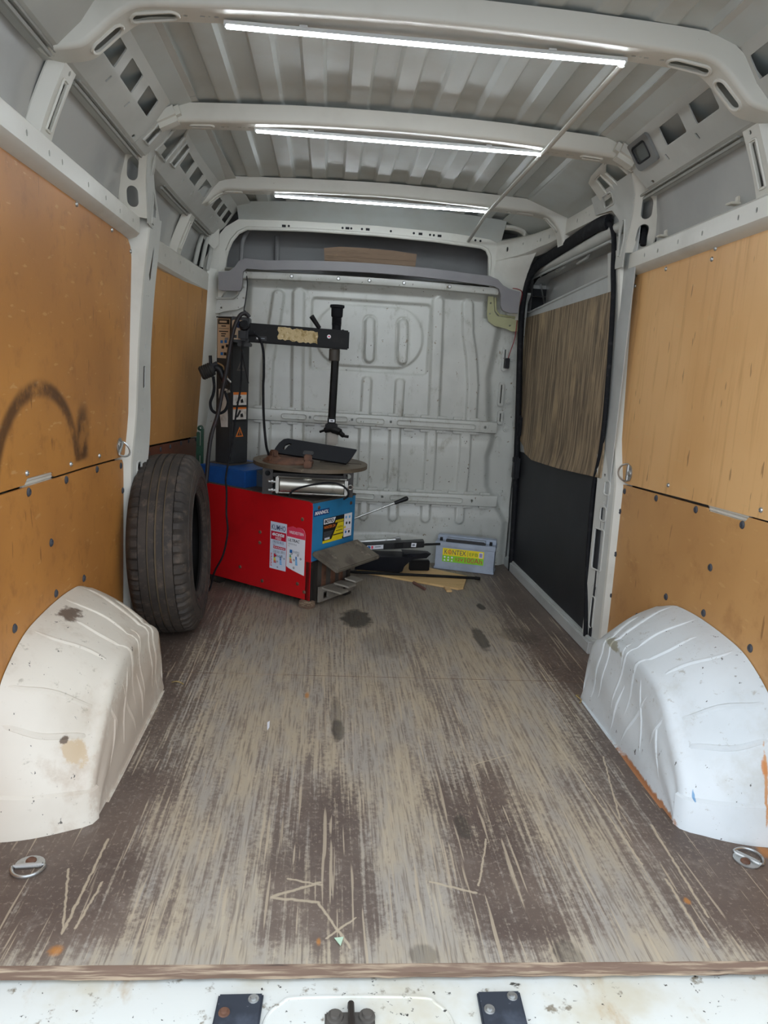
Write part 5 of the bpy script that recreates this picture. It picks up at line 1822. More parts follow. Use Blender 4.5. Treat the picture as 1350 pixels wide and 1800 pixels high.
for z0, tri in ((0.855, 0), (0.785, 0), (0.70, 1), (1.02, 1)):
    S = Sticker(K + d2 * 0.014 + ez * z0, d2, ez, -d1)
    if tri:
        m_ = ink_o if z0 < 0.9 else grime
        S.base([(0.020, 0), (0.075, 0), (0.048, 0.050)], m_)
        S.poly([(0.031, 0.006), (0.065, 0.006), (0.048, 0.038)], dgrey, 1)
        S.rect(0.046, 0.010, 0.050, 0.028, m_, 2)
    else:
        S.base([(0.0, 0), (0.092, 0), (0.092, 0.062), (0, 0.062)], pap2)
        S.rect(0.0, 0.050, 0.092, 0.062, ink_o)
        S.poly([(0.018, 0.008), (0.036, 0.012), (0.056, 0.042), (0.044, 0.046)], ink_k, 1)
        S.poly([(0.052, 0.010), (0.072, 0.012), (0.066, 0.030), (0.05, 0.026)], ink_k, 1)
        S.rect(0.0, -0.012, 0.092, 0.0, ink_k, 1)
    S.build('sticker', tm, label='orange warning triangle on the column' if tri else 'white warning sticker with an orange top on the column', recalc=False)

# swing arm
b = B()
b.obox((-0.668, 2.410, 1.152), (0.082, 0, 0), (0, 0.10, 0), (0, 0, 0.116), 0.004)
b.obox((-0.640, 2.415, 1.135), (0.060, 0, 0), (0, 0.09, 0), (0, 0, 0.018), 0.003)
b.build('arm_bracket', tm, dgrey)
b = B()
b.obox((-0.588, 2.410, 1.156), (0.468, 0, -0.008), (0, 0.075, 0), (0, 0, 0.088), 0.006)
b.build('swing_arm', tm, black_metal)
b = B()
b.m(mat('foam_glue_residue', '#c9b68c', 0.9, var=[(40, '#a08a5c', 0.45, 0.65), (80, '#e0d2b0', 0.55, 0.7)], bump=(120, 0.5, 0.004)))
rr = random.Random(5)
top = [(x, 1.232 + rr.uniform(-0.004, 0.004) - 0.05 * (x + 0.455)) for x in np.linspace(-0.452, -0.268, 18)]
botm = [(x, 1.176 + rr.uniform(-0.004, 0.004) - 0.05 * (x + 0.455)) for x in np.linspace(-0.268, -0.452, 18)]
b.plate(top + [(-0.266, 1.20), (-0.27, 1.185)] + botm + [(-0.455, 1.19), (-0.448, 1.205), (-0.455, 1.22)], [], lambda s, t_, d: V((s, 2.408 + d, t_)), 0.003)
b.build('residue_patch', tm, label='beige torn foam residue on the arm')
S = Sticker((-0.226, 2.4095, 1.192), (1, 0, 0), (0, 0, 1), (0, -1, 0))
S.base(circ(0.011, 0.011, 0.009, 16), ink_w)
S.rect(0.006, 0.008, 0.016, 0.014, ink_pink, 1)
S.build('sticker', tm, recalc=False, label='tiny round white sticker on the arm')
S = Sticker((-0.555, 2.4095, 1.166), (1, 0, 0), (0, 0, 1), (0, -1, 0))
S.base([(0, 0), (0.05, 0), (0.05, 0.02), (0, 0.02)], ink_k)
S.poly(circ(0.008, 0.010, 0.005, 10), ink_w, 1)
S.rect(0.018, 0.008, 0.042, 0.012, ink_gr, 1)
S.build('sticker', tm, recalc=False, label='small black sticker at the root of the arm')
S = Sticker((-0.664, 2.4095, 1.165), (1, 0, 0), (0, 0, 1), (0, -1, 0))
S.base(rrect(0, 0, 0.062, 0.088, 0.008, 3), pap)
S.poly(circ(0.030, 0.068, 0.016, 14), ink_navy, 1)
S.rect(0.006, 0.006, 0.022, 0.020, ink_k, 1)
S.build('sticker', tm, recalc=False, label='beige sticker behind the plug')
b = B()
b.tube([(-0.262, 2.42, 1.240), (-0.300, 2.40, 1.290)], [0.010, 0.012], 10)
b.tube([(-0.258, 2.425, 1.230), (-0.27, 2.42, 1.25)], 0.006, 8)
b.build('lock_lever', tm, black_plastic)
SX, SY = -0.186, 2.450
b = B()
b.lathe([(0.0, 0.0), (0.0165, 0.0), (0.0185, 0.004), (0.0185, 0.50), (0, 0.50)], (SX, SY, 0.775), (0.015, 0, 1), 6)
b.build('shaft', tm, black_metal)
b = B()
b.lathe([(0.023, 0), (0.026, 0.004), (0.026, 0.05), (0.024, 0.056)], (SX, SY, 1.092), (0, 0, 1), 18)
b.build('arm_collar', tm, grime)
b = B()
p = [(0.021, 0.0), (0.021, 0.02)]
for k in range(5):
    p += [(0.024, 0.022 + 0.007 * k), (0.021, 0.0255 + 0.007 * k)]
p += [(0.026, 0.06), (0.027, 0.062), (0.028, 0.098), (0.034, 0.101), (0.034, 0.112), (0.028, 0.114), (0, 0.113)]
b.lathe(p, (SX + 0.004, SY, 1.238), (0, 0, 1), 24)
b.build('shaft_cap', tm, black_rubber)
b = B()
b.obox((-0.158, 2.44, 1.226), (0.014, 0, 0), (0, 0.014, 0), (0, 0, 0.014), 0.002)
b.build('set_screw', tm, black_metal)
# mounting head
b = B()
b.obox((SX - 0.030, SY - 0.03, 0.765), (0.060, 0, 0), (0, 0.06, 0), (0, 0, 0.030), 0.006)
b.tube(spline([(SX - 0.055, SY - 0.01, 0.752), (SX - 0.030, SY - 0.015, 0.762), (SX, SY - 0.02, 0.768), (SX + 0.035, SY - 0.02, 0.760), (SX + 0.060, SY - 0.03, 0.742), (SX + 0.085, SY - 0.035, 0.738)], 5), [0.006] * 5 + [0.014] * 6 + [0.018] * 6 + [0.012] * 4 + [0.007] * 5, 10)
b.obox((SX - 0.020, SY - 0.018, 0.795), (0.040, 0, 0), (0, 0.036, 0), (0, 0, 0.030), 0.004)
b.build('mounting_head', tm, black_metal)
b = B()
b.obox((SX - 0.018, SY - 0.012, 0.690), (0.052, 0, 0), (0, 0.03, 0), (0, 0, 0.072), 0.006)
b.build('head_insert', tm, mat('grey_plastic_insert', '#a8a39a', 0.6), label='pale grey insert under the mounting head')
S = Sticker((SX - 0.012, SY - 0.0185, 0.803), (1, 0, 0), (0, 0, 1), (0, -1, 0))
S.base([(0, 0), (0.026, 0), (0.026, 0.013), (0, 0.013)], ink_w)
S.rect(0.006, 0.004, 0.020, 0.009, ink_k, 1)
S.build('sticker', tm, recalc=False, label='tiny white tag on the mounting head')

# turntable
TT = V((-0.275, 2.243, 0.622))
wood_st = mat('greasy_steel_table', '#6c6152', 0.55, 0.25, var=[(6, '#544a3e', 0.4, 0.65), (30, '#8b7f6c', 0.6, 0.72)])
b = B()
n_ = 96
b.plate([(0.262 * math.cos(2 * math.pi * k / n_), 0.262 * math.sin(2 * math.pi * k / n_)) for k in range(n_)],
        [[(0.04, -0.015), (0.235, -0.015), (0.235, 0.015), (0.04, 0.015)], [(-0.235, -0.015), (-0.04, -0.015), (-0.04, 0.015), (-0.235, 0.015)], [(-0.015, 0.05), (0.015, 0.05), (0.015, 0.235), (-0.015, 0.235)], [(-0.018, -0.235), (0.012, -0.235), (0.012, -0.05), (-0.018, -0.05)]],
        lambda s, t_, d: TT + V((s, t_, 0.012 - d - 0.010 * s)), 0.017)
b.build('turntable', tm, wood_st)
b = B()
b.lathe([(0, 0.03), (0.08, 0.03), (0.10, 0.024), (0.115, 0.012), (0.115, 0.0)], TT + V((-0.10, -0.06, 0.006)), (-0.02, 0, 1), 40)
b.build('hub_cover', tm, rust)
for ang, r0 in ((-92, 0.21), (35, 0.17), (150, 0.17), (215, 0.2)):
    a = math.radians(ang)
    u, w_ = V((math.cos(a), math.sin(a), 0)), V((-math.sin(a), math.cos(a), 0))
    b = B()
    o_ = TT + u * (r0 - 0.03) - w_ * 0.017 + ez * 0.010
    b.obox(o_, u * 0.055, w_ * 0.034, ez * 0.035, 0.005)
    b.obox(o_ + ez * 0.030 + u * 0.012, u * 0.030 - ez * 0.0, w_ * 0.034, ez * 0.030, 0.005)
    b.m(black_metal)
    b.build('jaw', tm, rust)
    if ang == -92:
        b = B()
        b.obox(o_ + ez * 0.058 + u * 0.006 - w_ * 0.006, u * 0.03, w_ * 0.046, ez * 0.014, 0.003)
        b.build('jaw_pad', tm, dgrey)
b = B()
for sx in (-0.185, 0.170):
    b.plate([(0, -0.115), (0.045, -0.115), (0.045, 0.0), (0, 0.0)], [circ(0.022, -0.022, 0.012, 12)], lambda s, t_, d, sx=sx: TT + V((sx + s - 0.02, -0.16 + d, t_ - 0.006)), 0.008)
b.obox(TT + V((-0.17, -0.15, -0.045)), (0.34, 0, 0), (0, 0.30, 0), (0, 0, 0.018), 0.004)
b.lathe([(0.09, -0.14), (0.09, -0.05), (0.12, -0.04)], TT, (0, 0, 1), 24)
b.build('table_support', tm, rusty_black)
cyl_m = mat('scratched_aluminium_tube', '#b9b6ad', 0.32, 0.75, var=[(14, '#8f8a7f', 0.5, 0.7), (35, '#3f3a33', 0.66, 0.72, (1, 1, 0.6))])
for k, (yy, zz) in enumerate(((2.085, 0.549), (2.40, 0.549))):
    b = B()
    b.cyl((-0.405, yy, zz), (-0.118, yy, zz - 0.004), 0.034, 24, 0.004)
    b.build('cylinder', tm, cyl_m, label='scratched silver air cylinder under the turntable')
    b = B()
    b.obox((-0.420, yy - 0.036, zz - 0.038), (0.014, 0, 0), (0, 0.072, 0), (0, 0, 0.076), 0.004)
    b.obox((-0.118, yy - 0.036, zz - 0.040), (0.014, 0, 0), (0, 0.072, 0), (0, 0, 0.076), 0.006)
    b.tube([(-0.41, yy - 0.03, zz + 0.036), (-0.11, yy - 0.03, zz + 0.034)], 0.004, 6)
    b.tube([(-0.41, yy - 0.032, zz - 0.034), (-0.11, yy - 0.032, zz - 0.036)], 0.004, 6)
    b.build('cylinder_head', tm, steel)
    if k == 0:
        for dz_ in (0.012, -0.026):
            b = B()
            b.cyl((-0.418, yy - 0.02, zz + dz_), (-0.452, yy - 0.02, zz + dz_), 0.006, 10, 0.001)
            b.cyl((-0.430, yy - 0.02, zz + dz_), (-0.440, yy - 0.02, zz + dz_), 0.010, 8, 0.001)
            b.build('fitting', tm, zinc)
        b = B()
        b.tube([V((-0.093 + 0.010 * math.cos(a), yy - 0.03, zz + 0.002 + 0.010 * math.sin(a))) for a in np.linspace(0, 6.28, 12, endpoint=False)], 0.003, 6, closed=True)
        b.build('eyelet', tm, zinc)
        b = B()
        b.tube(spline([(-0.36, yy - 0.035, zz - 0.045), (-0.34, yy - 0.04, zz - 0.020), (-0.28, yy - 0.045, zz + 0.004), (-0.20, yy - 0.045, zz + 0.020), (-0.14, yy - 0.043, zz + 0.016), (-0.105, yy - 0.04, zz - 0.010), (-0.102, yy - 0.04, zz - 0.035), (-0.12, yy - 0.03, zz - 0.052)], 5), 0.0042, 8)
        b.build('air_hose', tm, black_rubber)

# ------------------------------------------------------------------ things hung on the machine and loose in the van
# tyre inflator hung on the column
t = empty('tyre_inflator', (-0.745, 2.40, 0.95), 'black tyre inflator pistol with a rubber gauge, hung on the column', 'inflator')
IY = 2.395
gauge_r = mat('ribbed_gauge_rubber', '#262524', 0.75)
b = B()
gd = V((-0.8, -0.35, 0.35)).normalized()
gc = V((-0.777, IY + 0.01, 1.012))
p = [(0, -0.032), (0.026, -0.032), (0.031, -0.026)]
for k in range(5):
    p += [(0.034, -0.022 + 0.010 * k), (0.031, -0.017 + 0.010 * k)]
p += [(0.030, 0.032), (0.024, 0.034), (0, 0.032)]
b.lathe(p, gc, V((0.62, 0.1, 0.30)), 22)
b.build('gauge_boot', t, gauge_r)
b = B()
b.tube(spline([(-0.752, IY, 1.008), (-0.735, IY, 1.030), (-0.715, IY, 1.020), (-0.700, IY, 0.985), (-0.690, IY, 0.950)], 5), [0.012] * 5 + [0.017] * 6 + [0.016] * 5 + [0.013] * 5, 12)
b.obox((-0.752, IY - 0.012, 1.012), (0.035, 0, 0.020), (0, 0.024, 0), (-0.012, 0, 0.030), 0.004)
b.build('pistol_body', t, black_plastic)
b = B()
b.tube(spline([(-0.725, IY - 0.005, 1.052), (-0.700, IY - 0.008, 1.040), (-0.688, IY - 0.008, 1.012), (-0.680, IY - 0.006, 0.988)], 5), 0.0045, 8)
b.build('trigger_lever', t, mat('brass_coloured_lever', '#8f7350', 0.4, 0.6), label='brass coloured trigger lever')
b = B()
b.tube([(-0.757, IY, 1.035), (-0.760, IY, 1.085)], 0.008, 8)
b.build('hook', t, black_plastic)
b = B()
lp = [(-0.745, IY, 0.99), (-0.740, IY, 0.94), (-0.745, IY, 0.905), (-0.757, IY, 0.868), (-0.748, IY, 0.832), (-0.718, IY - 0.004, 0.820), (-0.688, IY - 0.008, 0.835), (-0.674, IY - 0.008, 0.872), (-0.684, IY - 0.006, 0.908), (-0.690, IY, 0.925)]
b.tube(spline(lp, 6), 0.007, 8)
b.build('hose_loop', t, black_rubber)
b = B()
b.cyl((-0.690, IY, 0.918), (-0.668, IY - 0.004, 0.926), 0.007, 10, 0.001)
b.build('valve_connector', t, steel)
b = B()
b.cyl((-0.684, IY - 0.004, 0.988), (-0.662, IY - 0.006, 0.966), 0.0045, 10, 0.001)
b.build('chrome_tip', t, steel)

# thick air hose from the plinth up to the arm
b = B()
hy = [2.30, 2.33, 2.36, 2.37, 2.37, 2.37, 2.375, 2.38, 2.39, 2.40, 2.405]
hp = [(-0.758, 0.500), (-0.745, 0.70), (-0.717, 0.818), (-0.696, 0.944), (-0.683, 1.016), (-0.674, 1.082), (-0.667, 1.134), (-0.650, 1.217), (-0.627, 1.272), (-0.602, 1.284), (-0.585, 1.268)]
b.tube(spline([(x, y, z) for (x, z), y in zip(hp, hy)], 6), 0.0095, 10)
b.build('supply_hose', tm, mat('dark_air_hose', '#201d20', 0.6, var=[(12, '#3a2226', 0.55, 0.7)]), label='thick black air hose rising along the column')

# mains cables
t = empty('power_plug', (-0.605, 2.385, 1.19), 'black mains plug with a thin cable hanging down to the floor', 'plug')
b = B()
b.obox((-0.632, 2.368, 1.160), (0.046, 0, 0), (0, 0.04, 0), (0, 0, 0.055), 0.010)
b.lathe([(0, 0.0), (0.022, 0.0), (0.024, 0.004), (0.024, 0.016), (0.018, 0.022), (0, 0.022)], (-0.606, 2.392, 1.225), (0, -1, 0.5), 18)
b.build('plug_body', t, black_plastic)
b = B()
b.tube(spline([(-0.610, 2.375, 1.160), (-0.613, 2.37, 1.06), (-0.615, 2.37, 0.95), (-0.632, 2.36, 0.83), (-0.645, 2.33, 0.68), (-0.655, 2.26, 0.59), (-0.655, 2.20, 0.535), (-0.645, 2.16, 0.500), (-0.640, 2.13, 0.45), (-0.636, 2.10, 0.40), (-0.628, 2.09, 0.32), (-0.648, 2.10, 0.21), (-0.690, 2.14, 0.12), (-0.715, 2.18, 0.03), (-0.73, 2.16, 0.008)], 6), 0.0045, 8)
b.build('cable', t, black_rubber)
b = B()
b.tube(spline([(-0.580, 2.39, 1.195), (-0.556, 2.385, 1.194), (-0.530, 2.38, 1.168), (-0.514, 2.375, 1.109), (-0.510, 2.372, 1.01), (-0.511, 2.37, 0.95), (-0.505, 2.37, 0.813), (-0.491, 2.37, 0.687), (-0.478, 2.37, 0.640), (-0.47, 2.38, 0.58), (-0.47, 2.37, 0.50)], 6), 0.006, 8)
b.cyl((-0.590, 2.388, 1.192), (-0.556, 2.385, 1.196), 0.010, 10, 0.002)
b.build('control_cable', tm, black_rubber, label='black cable hanging from the arm bracket')
b = B()
b.tube(spline([(-0.648, 2.83, 1.492), (-0.640, 2.79, 1.44), (-0.628, 2.62, 1.36), (-0.617, 2.46, 1.290), (-0.600, 2.43, 1.272)], 5), 0.0028, 6)
b.obox((-0.622, 2.475, 1.290), (0.012, 0, 0), (0, 0.010, 0), (0, 0, 0.012), 0.002)
b.build('cable_tie', None, black_plastic, label='thin black cable tie running from the bulkhead flange down to the arm', cat='cable tie', loc=(-0.64, 2.83, 1.48))
b = B()
b.tube([(-0.612, 2.372, 1.13), (-0.603, 2.365, 1.07), (-0.578, 2.36, 0.968)], 0.003, 6)
b.build('cable_tie', None, black_plastic, label='black cable tie tail pointing down beside the column', cat='cable tie', loc=(-0.612, 2.372, 1.13))

# dark plastic trim piece on the turntable
b = B()
o_ = V((-0.442, 2.165, 0.672))
Ux = V((0.328, 0.0, -0.036))
Uz = V((0.028, 0.05, 0.062))
Nn = Ux.cross(Uz).normalized()
outl = [(0.0, 0.05), (0.02, 0.0), (1.0, 0.0), (1.035, 0.35), (1.06, 0.98), (1.04, 1.0), (0.10, 1.0), (0.05, 0.92), (0.015, 0.65), (0.0, 0.3)]
b.plate(outl, [[(0.10, 0.30), (0.13, 0.26), (0.15, 0.55), (0.19, 0.68), (0.15, 0.72), (0.11, 0.60)]], lambda s, t_, d: o_ + Ux * s + Uz * t_ + Nn * d, 0.012)
for k in range(4):
    q = o_ + Ux * (0.60 + 0.10 * k) + Uz * 0.30 - Nn * 0.002
    b.tube([q, q + Uz * 0.45 + Ux * 0.02], 0.003, 6)
b.build('plastic_trim', None, mat('dark_navy_plastic', '#0f1117', 0.5, spec=0.25), label='dark navy plastic trim piece with slanted ribs, lying on the turntable', cat='trim piece', loc=tuple(o_))

# headlining trim along the top of the bulkhead
b = B()
tp_ = [(-0.786, 1.500), (-0.735, 1.507), (-0.705, 1.530), (-0.685, 1.560), (-0.655, 1.575)] + [(x, 1.592 - 0.030 * (x / 0.65) ** 2) for x in np.linspace(-0.55, 0.52, 9)] + [(0.60, 1.570), (0.645, 1.555), (0.675, 1.528), (0.71, 1.512), (0.768, 1.500)]
bt = [(0.766, 1.392), (0.720, 1.390), (0.685, 1.402), (0.672, 1.425), (0.668, 1.480), (0.655, 1.508), (0.63, 1.520)] + [(x, 1.546 - 0.030 * (x / 0.65) ** 2) for x in np.linspace(0.52, -0.55, 9)] + [(-0.645, 1.525), (-0.664, 1.508), (-0.668, 1.430), (-0.675, 1.414), (-0.77, 1.410), (-0.784, 1.416)]
b.plate(tp_ + bt, [], lambda s, t_, d: V((s, 2.797 + d, t_)), 0.028, cs=[-0.6, -0.3, 0, 0.3, 0.6])
b.build('headlining_trim', None, mat('grey_mauve_trim', '#8e8c8e', 0.85, var=[(4, '#868488', 0.4, 0.7)]), ang=60, label='grey padded trim strip with square ends along the top of the bulkhead', cat='trim', loc=(0, 2.80, 1.50))
# brown board in the hollow above
b = B()
b.plate([(-0.252, 1.560), (0.223, 1.560), (0.226, 1.668), (0.10, 1.677), (-0.05, 1.680), (-0.18, 1.678), (-0.262, 1.666)], [], lambda s, t_, d: V((s, 2.915 + d + 0.25 * (1.67 - t_), t_)), 0.012)
for z in (1.585, 1.61, 1.632):
    b.tube([(-0.25, 2.915 + 0.25 * (1.67 - z) - 0.001, z), (0.22, 2.915 + 0.25 * (1.67 - z) - 0.001, z)], 0.002, 6)
b.build('brown_board', None, simple_board('old_brown_board', '#8a7460', '#7b6653', '#614d3c', (0.6, 4, 8), 0.8, 0.1), label='brown wooden board standing in the hollow above the bulkhead', cat='board', loc=(0, 2.93, 1.56))

# battery
Bo = V((0.417, 2.764, 0.002))
Ub = V((0.956, -0.294, 0)).normalized()
Vb = V((0.294, 0.956, 0)).normalized()
bat = empty('car_battery', tuple(Bo), 'grey car battery with a yellow and green label, on the floor by the bulkhead', 'battery')
bg_ = mat('grey_battery_case', '#a9b4c4', 0.45, var=[(8, '#99a3b2', 0.4, 0.7), (50, '#6f7782', 0.72, 0.77)])
b = B()
L_, D_, H_ = 0.322, 0.105, 0.178


def bp(u, v, z):
    return Bo + Ub * u + Vb * v + ez * z


b.obox(bp(-0.004, -0.004, 0), Ub * (L_ + 0.008), Vb * (D_ + 0.004), ez * 0.012, 0.002)
b.obox(bp(0, 0, 0.008), Ub * L_, Vb * D_, ez * 0.122, 0.003)
b.build('case', bat, bg_)
b = B()
b.obox(bp(-0.004, -0.004, 0.128), Ub * (L_ + 0.008), Vb * (D_ + 0.004), ez * 0.026, 0.003)
b.obox(bp(0.0, 0.055, 0.150), Ub * L_, Vb * (D_ - 0.055), ez * 0.028, 0.003)
b.obox(bp(0.055, 0.010, 0.150), Ub * (L_ - 0.11), Vb * 0.05, ez * 0.024, 0.003)
b.build('lid', bat, bg_)
b = B()
b.obox(bp(0.052, 0.004, 0.155), Ub * (L_ - 0.104), Vb * 0.006, ez * 0.013, 0.002)
b.obox(bp(0.055, 0.003, 0.166), Ub * (L_ - 0.115), Vb * 0.012, ez * 0.005, 0.001)
b.build('carry_handle', bat, mat('black_handle', '#26282b', 0.5))
for u in (0.024, L_ - 0.026):
    b = B()
    b.lathe([(0.0, 0.018), (0.0075, 0.018), (0.0085, 0.0), (0.012, -0.001)], bp(u, 0.026, 0.154), (0, 0, 1), 14)
    b.build('terminal', bat, black_plastic)
S = Sticker(bp(0.040, -0.0005, 0.044), Ub, ez, -Vb)
w, h = 0.226, 0.076
l_y, l_g = mat('label_yellow', '#f2dc1c', 0.45), mat('label_green', '#8ad12c', 0.45)
S.base([(0, 0), (w, 0), (w, h), (0, h)], l_y)
S.poly([(0, 0), (w, 0), (w, 0.036), (0, 0.036)], l_g, 1)
S.text('KONTEX', 0.010, 0.043, 0.128, 0.070, ink_navy, 2)
S.poly(circ(0.039, 0.0565, 0.012, 16), l_y, 3)
S.poly(circ(0.039, 0.0565, 0.011, 16), ink_red, 4)
S.poly(circ(0.039, 0.0565, 0.008, 16), l_y, 5)
S.poly([(0.039 + (0.007 if k % 2 == 0 else 0.003) * math.cos(math.pi * k / 6), 0.0565 + (0.007 if k % 2 == 0 else 0.003) * math.sin(math.pi * k / 6)) for k in range(12)], ink_o, 6)
S.rect(0.137, 0.040, 0.1385, 0.072, ink_navy, 2)
S.text('EFB', 0.147, 0.046, 0.193, 0.064, l_g if False else mat('label_dark_green', '#5f8f1e', 0.45), 2)
S.rect(0.199, 0.040, 0.220, 0.070, ink_w, 2)
S.rect(0.202, 0.044, 0.217, 0.066, mat('label_mauve', '#9a8fc0', 0.5), 3)
S.text('12V', 0.074, 0.010, 0.116, 0.028, ink_red, 2, bold=0.01)
S.text('100Ah', 0.124, 0.006, 0.218, 0.034, ink_red, 2)
for k in range(6):
    u_, v_ = 0.013 + 0.020 * (k % 3), 0.026 - 0.016 * (k // 3)
    S.poly([(u_, v_ + 0.006), (u_ - 0.006, v_ - 0.005), (u_ + 0.006, v_ - 0.005)] if k % 2 else circ(u_, v_, 0.0055, 8), ink_w, 2)
S.build('label', bat, recalc=False, label='yellow and green battery label')

# plywood offcut and the metal lying on and around it
raw_ply = simple_board('raw_plywood', '#d8b684', '#ccaa74', '#b6935f', (0.8, 9, 1), 0.7, 0.15)
b = B()
b.plate([(-0.02, 2.628), (0.482, 2.368), (0.512, 2.384), (0.570, 2.596), (0.40, 2.72), (0.335, 2.80), (0.02, 2.80)], [], lambda s, t_, d: V((s, t_, 0.011 - d)), 0.010)
b.build('plywood_offcut', None, raw_ply, label='pale plywood offcut lying on the floor beside the battery', cat='board', loc=(0.2, 2.6, 0.0))
b = B()
b.tube([(-0.06, 2.565, 0.0195), (0.25, 2.553, 0.0190), (0.42, 2.548, 0.0186), (0.60, 2.535, 0.0186)], 0.0075, 8)
b.cyl((0.60, 2.535, 0.0186), (0.625, 2.525, 0.0182), 0.0095, 10, 0.001)
b.build('steel_rod', None, black_metal, label='long thin black steel rod lying across the plywood offcut', cat='rod', loc=(0.25, 2.57, 0.01))
b = B()
b.cyl((0.266, 2.452, 0.0077), (0.312, 2.345, 0.0077), 0.0075, 10, 0.001)
b.build('brown_rod', None, mat('brown_rusty_rod', '#6a4a40', 0.7), label='short rusty brown rod sticking out from under the plywood offcut', cat='rod', loc=(0.26, 2.45, 0.0))
b = B()
b.obox((0.418, 2.325, 0.001), (0.028, 0.002, 0), (-0.004, 0.075, 0), (0, 0, 0.009), 0.002)
b.build('wood_chip', None, raw_ply, label='small pale wood block poking out under the front edge of the offcut', cat='wood block', loc=(0.43, 2.34, 0.0))

navy = mat('dark_blue_black_sheet_metal', '#191b22', 0.42, var=[(8, '#13151a', 0.4, 0.7)], spec=0.3)
bk = empty('folded_bracket', (0.10, 2.58, 0.011), 'dark folded sheet metal bracket lying on the plywood offcut', 'bracket')
b = B()
b.plate([(-0.03, 0.0), (0.0, 0.0), (0.205, -0.010), (0.222, 0.0), (0.243, 0.082), (-0.03, 0.080)], [], lambda s, t_, d: V((s, 2.596 + d - 0.25 * t_ * 0 - 0.02 * (t_ / 0.08), 0.024 + t_)), 0.004)
b.plate([(-0.03, 2.578), (0.243, 2.574), (0.29, 2.60), (0.26, 2.70), (-0.03, 2.70)], [], lambda s, t_, d: V((s, t_, 0.105 - d)), 0.004)
b.build('front_flange', bk, navy)
b = B()
b.plate([(0.215, 0.018), (0.236, 0.090), (0.262, 0.098), (0.345, 0.108), (0.372, 0.100), (0.350, 0.078), (0.280, 0.074), (0.255, 0.060)], [], lambda s, t_, d: V((s, 2.600 + d + 0.2 * (s - 0.22), 0.012 + t_ * 1.02)), 0.004)
b.plate([(0.225, 2.60), (0.372, 2.63), (0.36, 2.68), (0.22, 2.70)], [], lambda s, t_, d: V((s, t_, 0.118 - d)), 0.004)
b.build('side_wing', bk, navy)
b = B()
b.obox((0.265, 2.655, 0.012), (0.11, 0.01, 0), (0, 0.035, 0), (0, 0, 0.055), 0.004)
b.build('end_block', bk, black_metal)

rl = empty('slide_rail', (0.16, 2.66, 0.12), 'glossy black channel rail with white stickers, lying on the folded bracket', 'rail')
b = B()
A_, E_ = V((-0.02, 2.650, 0.110)), V((0.338, 2.655, 0.142))
u_ = (E_ - A_)
b.obox(A_, u_, V((0, 0.045, 0.004)), V((-0.002, 0.0, 0.034)), 0.003)
b.build('channel', rl, mat('glossy_black_paint', '#101114', 0.25))
b = B()
b.obox(A_ + u_ * 0.55 + V((0, -0.006, 0.004)), u_ * 0.13, V((0, 0.006, 0)), V((0, 0, 0.032)), 0.002)
b.lathe([(0, 0), (0.007, 0), (0.008, 0.006)], A_ + u_ * 0.61 + V((0, -0.008, 0.020)), (0, 1, 0), 12)
b.build('hinge_plate', rl, black_metal)
b = B()
b.cyl(E_ + V((-0.01, 0.01, 0.014)), E_ + V((0.085, 0.0, 0.024)), 0.0065, 10, 0.001)
b.build('end_pin', rl, black_metal)
S = Sticker(A_ + u_ * 0.14 + V((0, -0.0005, 0.006)), u_, V((0, 0, 1)), (0, -1, 0))
S.base([(0, 0), (0.088, 0), (0.088, 0.022), (0, 0.022)], ink_w)
S.poly(circ(0.011, 0.011, 0.009, 14), ink_blue, 1)
S.rect(0.024, 0.003, 0.034, 0.019, ink_pink, 1)
S.rect(0.044, 0.010, 0.074, 0.015, ink_gr, 1)
S.build('sticker', rl, recalc=False, label='white sticker with a blue dot')
S = Sticker(A_ + u_ * 0.80 + V((0, -0.0005, 0.006)), u_, V((0, 0, 1)), (0, -1, 0))
S.base([(0, 0.002), (0.026, 0), (0.028, 0.022), (0.002, 0.024)], ink_w)
S.rect(0.006, 0.006, 0.020, 0.018, ink_gr, 1)
S.build('sticker', rl, recalc=False, label='small crumpled white sticker')
b = B()
b.cyl((-0.05, 2.757, 0.128), (0.195, 2.757, 0.156), 0.012, 14, 0.002)
b.obox((0.190, 2.744, 0.146), (0.030, 0, 0.004), (0, 0.026, 0), (-0.003, 0, 0.024), 0.003)
b.tube([(0.195, 2.752, 0.150), (0.170, 2.752, 0.118)], 0.008, 8)
b.build('support_tube', None, zinc, label='grey metal tube lying behind the black channel rail', cat='tube', loc=(0.07, 2.73, 0.13))

# lever with a black grip
lv = empty('pry_lever', (-0.06, 2.70, 0.27), 'chrome lever with a black grip, sticking out behind the blue panel', 'lever')
b = B()
la, lb_ = V((-0.09, 2.672, 0.262)), V((0.175, 2.700, 0.372))
b.cyl(la, lb_, 0.0055, 12, 0.001)
b.build('shank', lv, zinc)
b = B()
dl = (lb_ - la).normalized()
b.lathe([(0, 0), (0.0085, 0.0), (0.0100, 0.008), (0.0105, 0.03), (0.0135, 0.060), (0.0125, 0.072), (0.007, 0.078), (0, 0.079)], lb_ - dl * 0.008, dl, 14)
b.build('grip', lv, black_plastic, label='black rubber grip')
b = B()
b.obox(la - V((0.012, 0.008, 0.016)), (0.024, 0, 0), (0, 0.016, 0), (0, 0, 0.032), 0.003)
b.cyl(la + V((0.004, 0.0, -0.262)), la + V((0.0, 0, -0.01)), 0.012, 12, 0.001)
b.build('pivot_post', lv, black_metal)

